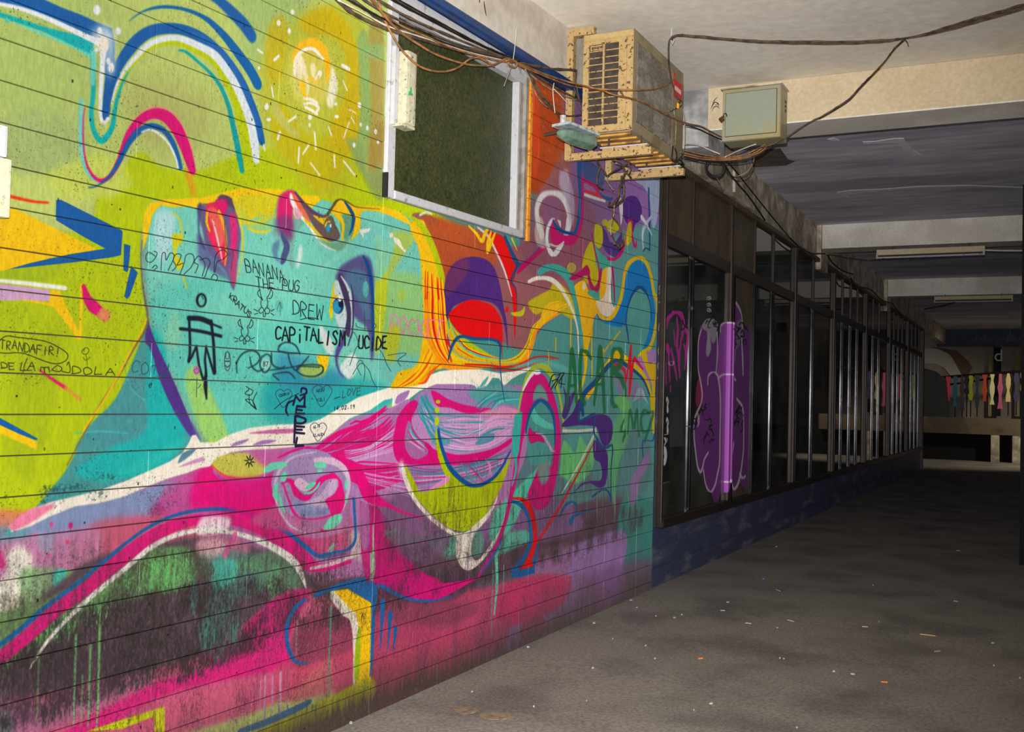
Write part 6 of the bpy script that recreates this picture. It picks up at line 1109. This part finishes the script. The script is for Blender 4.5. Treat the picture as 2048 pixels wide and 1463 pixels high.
# tie and onwards to the air conditioner
cable(W_('1012 122 1024 120 1034 126 1030 134 1020 132 1016 124', .16), .006, 'tan', 'short loop of tan cable tying the window bundle'); cable(W_('1026 122 1030 90 1033 56', .13), .0022, 'pale', 'stiff pale wire end sticking up from the bundle'); cable(W_('1024 130 1016 150 1008 172', .14), .003, 'grey', 'grey wire end hanging below the bundle')
def mix(*q): return [Vector(hx(x, y, X)) if X is not None else wpx(x, y, .12) for x, y, X in q]
cable(mix((1030, 124, None), (1060, 136, None), (1100, 152, None), (1145, 166, -2.95), (1178, 174, -2.70), (1200, 178, -2.64), (1262, 180, -2.46), (1300, 179, -2.46), (1328, 172, -2.48), (1346, 160, -2.48), (1352, 150, -2.48)), .006, 'tan', 'tan cable looping across the near side of the air conditioner')
cable(mix((1030, 127, None), (1070, 144, None), (1130, 168, None), (1165, 176, -2.93), (1200, 180, -2.66), (1230, 190, -2.52), (1280, 202, -2.44), (1330, 228, -2.44), (1372, 246, -2.44), (1400, 252, -2.5), (1420, 262, -2.5), (1446, 275, -2.48), (1480, 284, -2.40)), .006, 'tan', 'tan cable slanting down across the air conditioner to the steel box')
cable(mix((1372, 250, -2.46), (1398, 258, -2.52), (1418, 268, -2.52), (1448, 281, -2.5)), .005, 'black', 'black cable slanting from the air conditioner to the steel box')
cable(W_('1040 126 1070 132 1110 138 1146 140 1152 146 1150 170', [.12, .1, .1, .09, .09]), .008, 'dust', 'thick furred cable hooked round the bracket upright', knobs=1)
cable(W_('1034 128 1080 156 1120 180 1160 200 1178 206', .10), .007, 'dust', 'dusty cable running behind the bracket upright'); cable(W_('1050 138 1090 172 1140 196 1176 204', .08), .005, 'grey', 'grey cable behind the bracket upright')
cable(W_('1048 136 1066 158 1084 190 1104 212 1118 234 1122 244', .10), .0055, 'dust', 'dark cable dropping to the glass bulkhead lamp'); cable(W_('1052 140 1072 175 1092 205 1115 225 1140 232 1168 228', .09), .006, 'dust', 'furred cable bellying below the bracket', knobs=1); cable(W_('1050 138 1060 160 1076 196 1096 216', .12), .004, 'grey', 'thin grey cable on the red painted boards')
cable(W_('1108 166 1106 180 1107 200 1110 226', .12), .003, 'pale', 'thin pale hanging wire with a fork'); cable(W_('1108 178 1122 192 1140 212', .1), .0035, 'pale', 'pale wire slanting to the bracket upright')
for i, t in enumerate(('1152 170 1160 200 1172 226 1182 240', '1148 176 1166 214 1176 222', '1154 205 1164 225 1178 236 1182 224')): cable(W_(t, .14), .004, 'dust', ('dusty cable end behind the near bracket', 'short dusty cable crossing behind the upright', 'curled dusty cable by the lamp top')[i])
# tangle under the unit
TG = 'wires tangled below the air conditioner'
for t, r, m, lab in (('1192 318 1200 332 1210 345 1214 352 1222 346 1240 336 1262 326', .006, 'dust', 'dusty wire hooked along the far bracket'), ('1214 352 1216 366 1222 374 1226 380', .004, 'grey', 'short grey wire at the far bracket end'), ('1200 334 1196 350 1194 364 1198 374 1206 378', .005, 'dust', 'curved wire end hanging left of the tangle'),
 ('1226 320 1240 328 1250 342 1246 356 1240 366 1244 372 1250 350 1256 340', .006, 'dust', 'thick wire knot under the far bracket', ), ('1244 352 1240 372 1236 394 1230 404 1224 412 1216 410 1220 402', .007, 'dust', 'heavy wire dropping from the knot'), ('1246 356 1248 376 1246 396 1238 406 1228 412', .007, 'dust', 'right hand strand of the hanging wire loop'),
 ('1228 408 1228 424 1226 436 1222 452 1222 470', .004, 'grey', 'thin straight wire below the loop'), ('1230 410 1224 430 1236 446 1244 466 1246 484', .004, 'dust', 'right side of the lowest wire loop'), ('1226 436 1222 456 1226 474 1232 486 1240 488 1246 480', .004, 'dust', 'lowest wire loop above the yellow paint'), ('1228 486 1236 490 1240 496 1246 486', .007, 'dust', 'dusty plug end of the lowest wire'),
 ('1256 326 1262 336 1258 350 1252 344 1262 356', .006, 'dust', 'tape wrapped wire stub under the bracket'), ('1232 326 1244 330 1256 330 1266 340 1262 352', .005, 'grey', 'grey wire curl at the bracket')): cable(W_(t, .22), r, m, lab, TG, knobs=1)
# ceiling line
def Z_(txt, z): 
    v = [float(t) for t in txt.split()]; return [Vector(hz(v[i], v[i+1], z)) for i in range(0, len(v), 2)]
CG = 'cables slung under the ceiling'
for k, (r, dz, lab) in enumerate(((.0062, 0, 'main dust furred cable slung below the ceiling'), (.005, -.012, 'second strand twisted with the ceiling cable'), (.004, -.022, 'lowest thin strand of the ceiling cable'))):
    dy = k*2.2; cable(Z_(' '.join(str(t) for t in (1344, 74+dy, 1356, 70+dy*.3, 1390, 72+dy*.4, 1450, 77+dy*.5, 1520, 82+dy*.6, 1600, 83+dy*.9, 1700, 83+dy*.9, 1770, 80+dy*.7, 1806, 77, 1850, 68+dy*.6, 1900, 52+dy*1.6, 1960, 34+dy*1.9, 2010, 20+dy*2, 2060, 5+dy*2)), 4.16+dz*.3), r, 'dust', lab, CG, knobs=1)
def brn(t, Ys):
    v = [float(q) for q in t.split()]; n = len(v)//2; Y = np.interp(np.linspace(0, 1, n), np.linspace(0, 1, len(Ys)), Ys); return [Vector(hy(v[2*i], v[2*i+1], Y[i])) for i in range(n)]
cable(brn('1808 79 1790 96 1770 122 1746 148 1722 172 1700 196 1668 218 1640 235 1628 240 1600 256 1570 276 1540 290 1515 296', (7.75, 8.2, 8.30, 8.3)), .006, 'dust', 'dark cable branching down to the steel box', CG, knobs=1); cable(brn('1808 81 1788 100 1768 126 1744 152 1720 177 1698 201 1666 222 1638 238', (7.76, 8.2, 8.3)), .004, 'black', 'thin strand beside the branching cable', CG); cable(brn('1808 78 1814 84 1817 92', (7.76, 7.76)), .004, 'dust', 'short twisted wire tail at the cable branch', CG)
cable([Vector(hz(1344, 74, 4.16)), Vector(hx(1338, 84, -2.40)), Vector(hx(1337, 112, -2.42)), Vector(hx(1340, 145, -2.46)), Vector(hx(1347, 175, -2.48)), Vector(hx(1356, 200, -2.48)), Vector(hx(1360, 206, -2.48))], .006, 'dust', 'cable hanging from the ceiling hook down the air conditioner', CG)
b = MB(); q = Vector(hz(1343, 72, 4.2)); b.tube([q+Vector((0, 0, .06)), q, q+Vector((.02, 0, -.03)), q+Vector((.01, 0, -.06)), q+Vector((-.005, 0, -.03))], .006, 6); tag(b.build('ceiling_hook', M_WHITE), 'small pale porcelain hook on the ceiling above the air conditioner', 'hook')
AG = 'wires on the front of the air conditioner'
for t, r, m, lab in (('1358 198 1364 204 1362 212 1354 216 1346 220 1340 224', .005, 'dust', 'knotted wire loop on the air conditioner front'), ('1358 200 1352 210 1348 222 1352 250 1350 290', .0035, 'grey', 'thin grey wire down the front casing'), ('1362 206 1368 230 1370 260 1368 300 1360 304', .0035, 'grey', 'thin wire along the far casing edge'), ('1346 292 1344 318 1350 322 1360 320 1368 330', .006, 'black', 'black wire knot at the far bracket end'), ('1350 296 1354 312 1352 324 1364 312', .006, 'black', 'black wire curls over the bracket tip')):
    v = [float(q) for q in t.split()]; cable([Vector(hx(v[i], v[i+1], -2.475)) for i in range(0, len(v), 2)], r, m, lab, AG)
q = Vector(hx(1355, 212, -2.47)); tag(MB().box(q-Vector((.004, .012, .02)), q+Vector((.012, .012, .02))).bevel(.004).build('wire_connector', mat('amber connector', (230, 160, 40), .5, bump=0)), 'amber wire connector hanging on the air conditioner', 'connector')
BG = 'cables swagged under the steel box'
for i, (t, m, lab) in enumerate((('1368 288 1395 290 1420 300 1440 308', 'pale', 'pale cable from the air conditioner to the coil'), ('1368 300 1400 308 1440 314 1480 311 1510 300 1530 288', 'tan', 'upper tan cable swagged below the box'), ('1368 306 1400 313 1440 317 1485 314 1512 304 1532 290', 'tan', 'second tan cable swagged below the box'), ('1368 310 1400 317 1440 320 1484 317 1516 306 1536 292', 'tan', 'third tan cable swagged below the box'), ('1450 314 1475 302 1500 292 1512 288', 'pale', 'pale cable rising to the box underside'), ('1368 315 1410 322 1450 324 1490 320 1518 308 1545 290', 'black', 'black cable lowest below the box'))):
    cable(brn(t, (8.1, 8.45, 8.5)), .0055, m, lab, BG)
for lab, cx, cy, rx, ry, m in (('coil of black cable hanging left of the box', 1430, 333, 19, 21, 'black'), ('inner turn of the hanging black coil', 1430, 334, 16, 17, 'black')): cable([Vector(hy(cx+rx*cos(t), cy+ry*sin(t), 8.50)) for t in np.linspace(0, 2*pi, 17)], .006, m, lab, BG)
cable(brn('1438 318 1450 336 1462 350 1474 355 1490 352 1500 342 1506 328 1504 318', (8.5, 8.5)), .005, 'black', 'wide black loop hanging right of the coil', BG); cable(brn('1506 306 1508 318 1502 334 1490 346 1476 352', (8.5, 8.5)), .004, 'tan', 'thin tan cable end in the wide loop', BG); cable(brn('1432 352 1438 364 1444 378 1448 388', (8.6, 9.2)), .005, 'grey', 'grey twisted wire hanging from the coil', BG)
LG = 'cables trailing along the shop front top'
def X_(t, X): v = [float(q) for q in t.split()]; X = np.interp(np.linspace(0, 1, len(v)//2), np.linspace(0, 1, len(X)), X); return [Vector(hx(v[2*i], v[2*i+1], X[i])) for i in range(len(v)//2)]
cable(X_('1440 312 1458 344 1476 368 1500 396 1530 440', (-2.62, -2.9, -2.93)), .009, 'black', 'thick black cable dropping to the shop front head', LG); cable(X_('1446 314 1470 340 1500 378 1540 428 1580 476', (-2.62, -2.9, -2.93)), .007, 'black', 'second black cable dropping further along', LG)
cable(X_('1580 476 1600 494 1624 506 1652 508 1664 524 1684 540 1706 548', (-2.93, -2.9)), .010, 'black', 'black cable bracketed along the shop front head', LG); cable(X_('1652 508 1680 512 1700 516 1740 520 1760 518 1830 515', (-2.9, -2.75, -2.0)), .008, 'tan', 'tan cable crossing to the fluorescent batten', LG); cable(X_('1702 556 1712 572 1740 578 1762 598 1780 606', (-2.9, -2.9)), .012, 'black', 'black cable along the far end of the shop front', LG); cable(X_('1784 606 1796 622 1810 640', (-2.9, -2.9)), .012, 'black', 'black cable end at the farthest shop bay', LG)
cable(brn('1970 500 2010 501 2060 501', (15.6, 15.6)), .012, 'pale', 'pale cable running on from the fluorescent batten', LG); cable(brn('1848 618 1880 612 1910 604', (22.9, 22.7)), .012, 'black', 'black cable sagging to the farther batten', LG)
M_COND = mat('pale conduit', (190, 184, 170), .5, bump=0); tag(MB().tube([Vector(hx(1468, 338, -2.93)), Vector(hx(1468, 384, -2.93))], .016, 8).build('conduit', M_COND), 'short pale vertical conduit beside the bare pier', 'conduit')
# cobweb-like paint curls left out; black smear marks on plaster
M_SOOT = mat('soot smear', (50, 44, 46), .9, bump=0)
def smear(cx, cy, pts, name, fn):
    b = MB(); b.tube([fn(cx+x, cy+y) for x, y in pts], [.0015]+[.004]*(len(pts)-2)+[.001], 5); return S(b.build('trim_7', M_SOOT))
f1 = lambda x, y: Vector(hx(x, y, XW-.013+.02))
for cx, cy, pts in ((968, 2, ((0, 0), (1, 10), (3, 22), (5, 30))), (960, -4, ((0, 0), (-1, 6), (0, 10)))): smear(cx, cy, pts, 's', lambda x, y: wpx(x, y, .014))
f2 = lambda x, y: Vector(hy(x, y, YB-.002))
for cx, cy, pts in ((1424, 212, ((0, 0), (5, -12), (11, -18))), (1422, 218, ((0, 0), (3, -8), (8, -14), (14, -12), (16, -8))), (1424, 222, ((0, 0), (4, -8), (10, -10), (16, -4))), (1430, 210, ((0, 0), (6, -3), (8, 4)))): smear(cx, cy, pts, 's', f2)
# litter on the floor -----------------------------------------------------------
M_PAP = mat('white scrap', (176, 170, 172), .7, bump=0); M_BUTT = mat('cigarette filter', (214, 170, 110), .7, bump=0); M_BLU = mat('blue bottle cap', (40, 140, 230), .4, bump=0); M_ORG = mat('orange scrap', (240, 130, 60), .6, bump=0)
def fz(y): return 0 if y > YE else -slope*(YE-y)
def onfloor(x, y):
    P = hz(x, y, 0)
    if P[1] < YE: n = np.array([0, -slope, 1.]); n /= np.linalg.norm(n); P = hit(x, y, (0, YE, 0), n)
    return Vector(P)
def where(x, y):
    if y > 1380: return 'near the bottom edge'
    if x < 1400: return 'close to the foot of the mural'
    if x > 1900: return 'toward the right edge'
    if y < 1200: return 'far along the corridor'
    return 'in the middle of the floor'
def stick(x0, y0, x1, y1, r, m, lab, grp, name='cigarette_butt', cat='cigarette butt'):
    a, c_ = onfloor(x0, y0), onfloor(x1, y1); z = Vector((0, 0, r)); b = MB(); b.tube([a+z, c_+z], r, 6); tag(b.build(name, m), lab, cat, grp)
for x0, y0, x1, y1 in ((1491, 1246, 1503, 1247), (1575, 1240, 1588, 1243), (1724, 1253, 1736, 1254), (1552, 1179, 1560, 1182), (1441, 1221, 1450, 1221), (1912, 1101, 1920, 1101), (1869, 1303, 1880, 1302), (1907, 1202, 1916, 1203)): stick(x0, y0, x1, y1, .0035, M_PAP, 'white cigarette butt lying %s' % where(x0, y0), 'cigarette butts on the floor')
stick(1840, 1268, 1871, 1272, .003, M_BUTT, 'long thin tan stick lying on the floor toward the lower right', 'sticks', 'stick', 'stick'); stick(1762, 1364, 1775, 1365, .004, M_ORG, 'orange cigarette filter lying on the lower right floor', 'orange butts on the floor'); stick(1397, 1318, 1405, 1317, .005, M_ORG, 'small orange scrap on the floor below the mural end', 'orange butts on the floor', 'scrap', 'litter')
def scrap(x, y, w_, h_, m, lab, grp, name='paper_scrap', cat='litter'):
    c0 = onfloor(x, y); q = random.Random(int(x*7+y)); b = MB(); n = 6; dd = c0.length/F*.72
    v = [(w_*dd*.5*cos(2*pi*k/n)*q.uniform(.6, 1.1), h_*dd*1.6*sin(2*pi*k/n)*q.uniform(.6, 1.1)) for k in range(n)]
    A = [b.b.verts.new(c0+Vector((u, t, .001))) for u, t in v]; B = [b.b.verts.new(c0+Vector((u*.9, t*.9, .004+q.uniform(0, .006)))) for u, t in v]
    b.b.faces.new(A[::-1]); b.b.faces.new(B)
    for i in range(n): b.b.faces.new((A[i], A[(i+1) % n], B[(i+1) % n], B[i]))
    tag(b.build(name, m), lab, cat, grp)
for x, y, w_, h_ in ((1422, 1407, 13, 4), (1706, 1348, 15, 4), (1056, 1294, 10, 3), (1456, 1204, 10, 4), (1349, 1235, 9, 3), (1364, 1229, 7, 3), (1560, 1316, 6, 3), (1568, 1317, 7, 4), (1988, 1331, 7, 4), (2040, 1356, 8, 4), (1553, 1093, 6, 4), (1262, 1200, 10, 3), (1186, 1336, 9, 3), (1312, 1232, 6, 3), (1188, 1246, 8, 3), (1226, 1277, 6, 5), (1292, 1291, 6, 3), (1274, 1215, 5, 4), (1985, 1286, 8, 3), (1668, 1343, 10, 3), (1388, 1420, 4, 3), (1594, 1455, 6, 3), (944, 1383, 5, 3), (1068, 1413, 5, 3), (702, 1446, 12, 5), (1173, 1402, 4, 3), (1758, 1244, 4, 3), (1746, 1170, 4, 2), (1555, 1255, 6, 3), (1310, 1317, 5, 3)):
    scrap(x, y, w_, h_, M_PAP, '%s white paper scrap lying %s' % ('larger' if w_ > 9 else 'long' if w_ > 6 else 'tiny', where(x, y)), 'white scraps on the floor')
scrap(1527, 1157, 9, 4, M_BLU, 'bright blue bottle cap on the floor beyond the mural end', None, 'bottle_cap', 'bottle cap')
M_PATCH = mat('worn tan floor patch', (150, 128, 104), .8, 0, (110, 96, 84), 20, .6, bump=.2)
for x, y, w_, h_ in ((933, 1420, 46, 12), (992, 1431, 62, 13)):
    c0 = onfloor(x, y); dd = (c0-Vector(CAM)).length/F; b = MB(); q = random.Random(x); n = 16; v = []
    for k in range(n): a = 2*pi*k/n; v.append((w_*dd*.5*cos(a)*q.uniform(.85, 1.1), h_*dd*1.9*sin(a)*q.uniform(.8, 1.1)))
    b.prism(v, .0005, .0025, (c0, (.88, .47, 0), (-.47, .88, 0), (0, slope*0, 1))); S(b.build('floor_patch', M_PATCH))
bpy.context.view_layer.update()
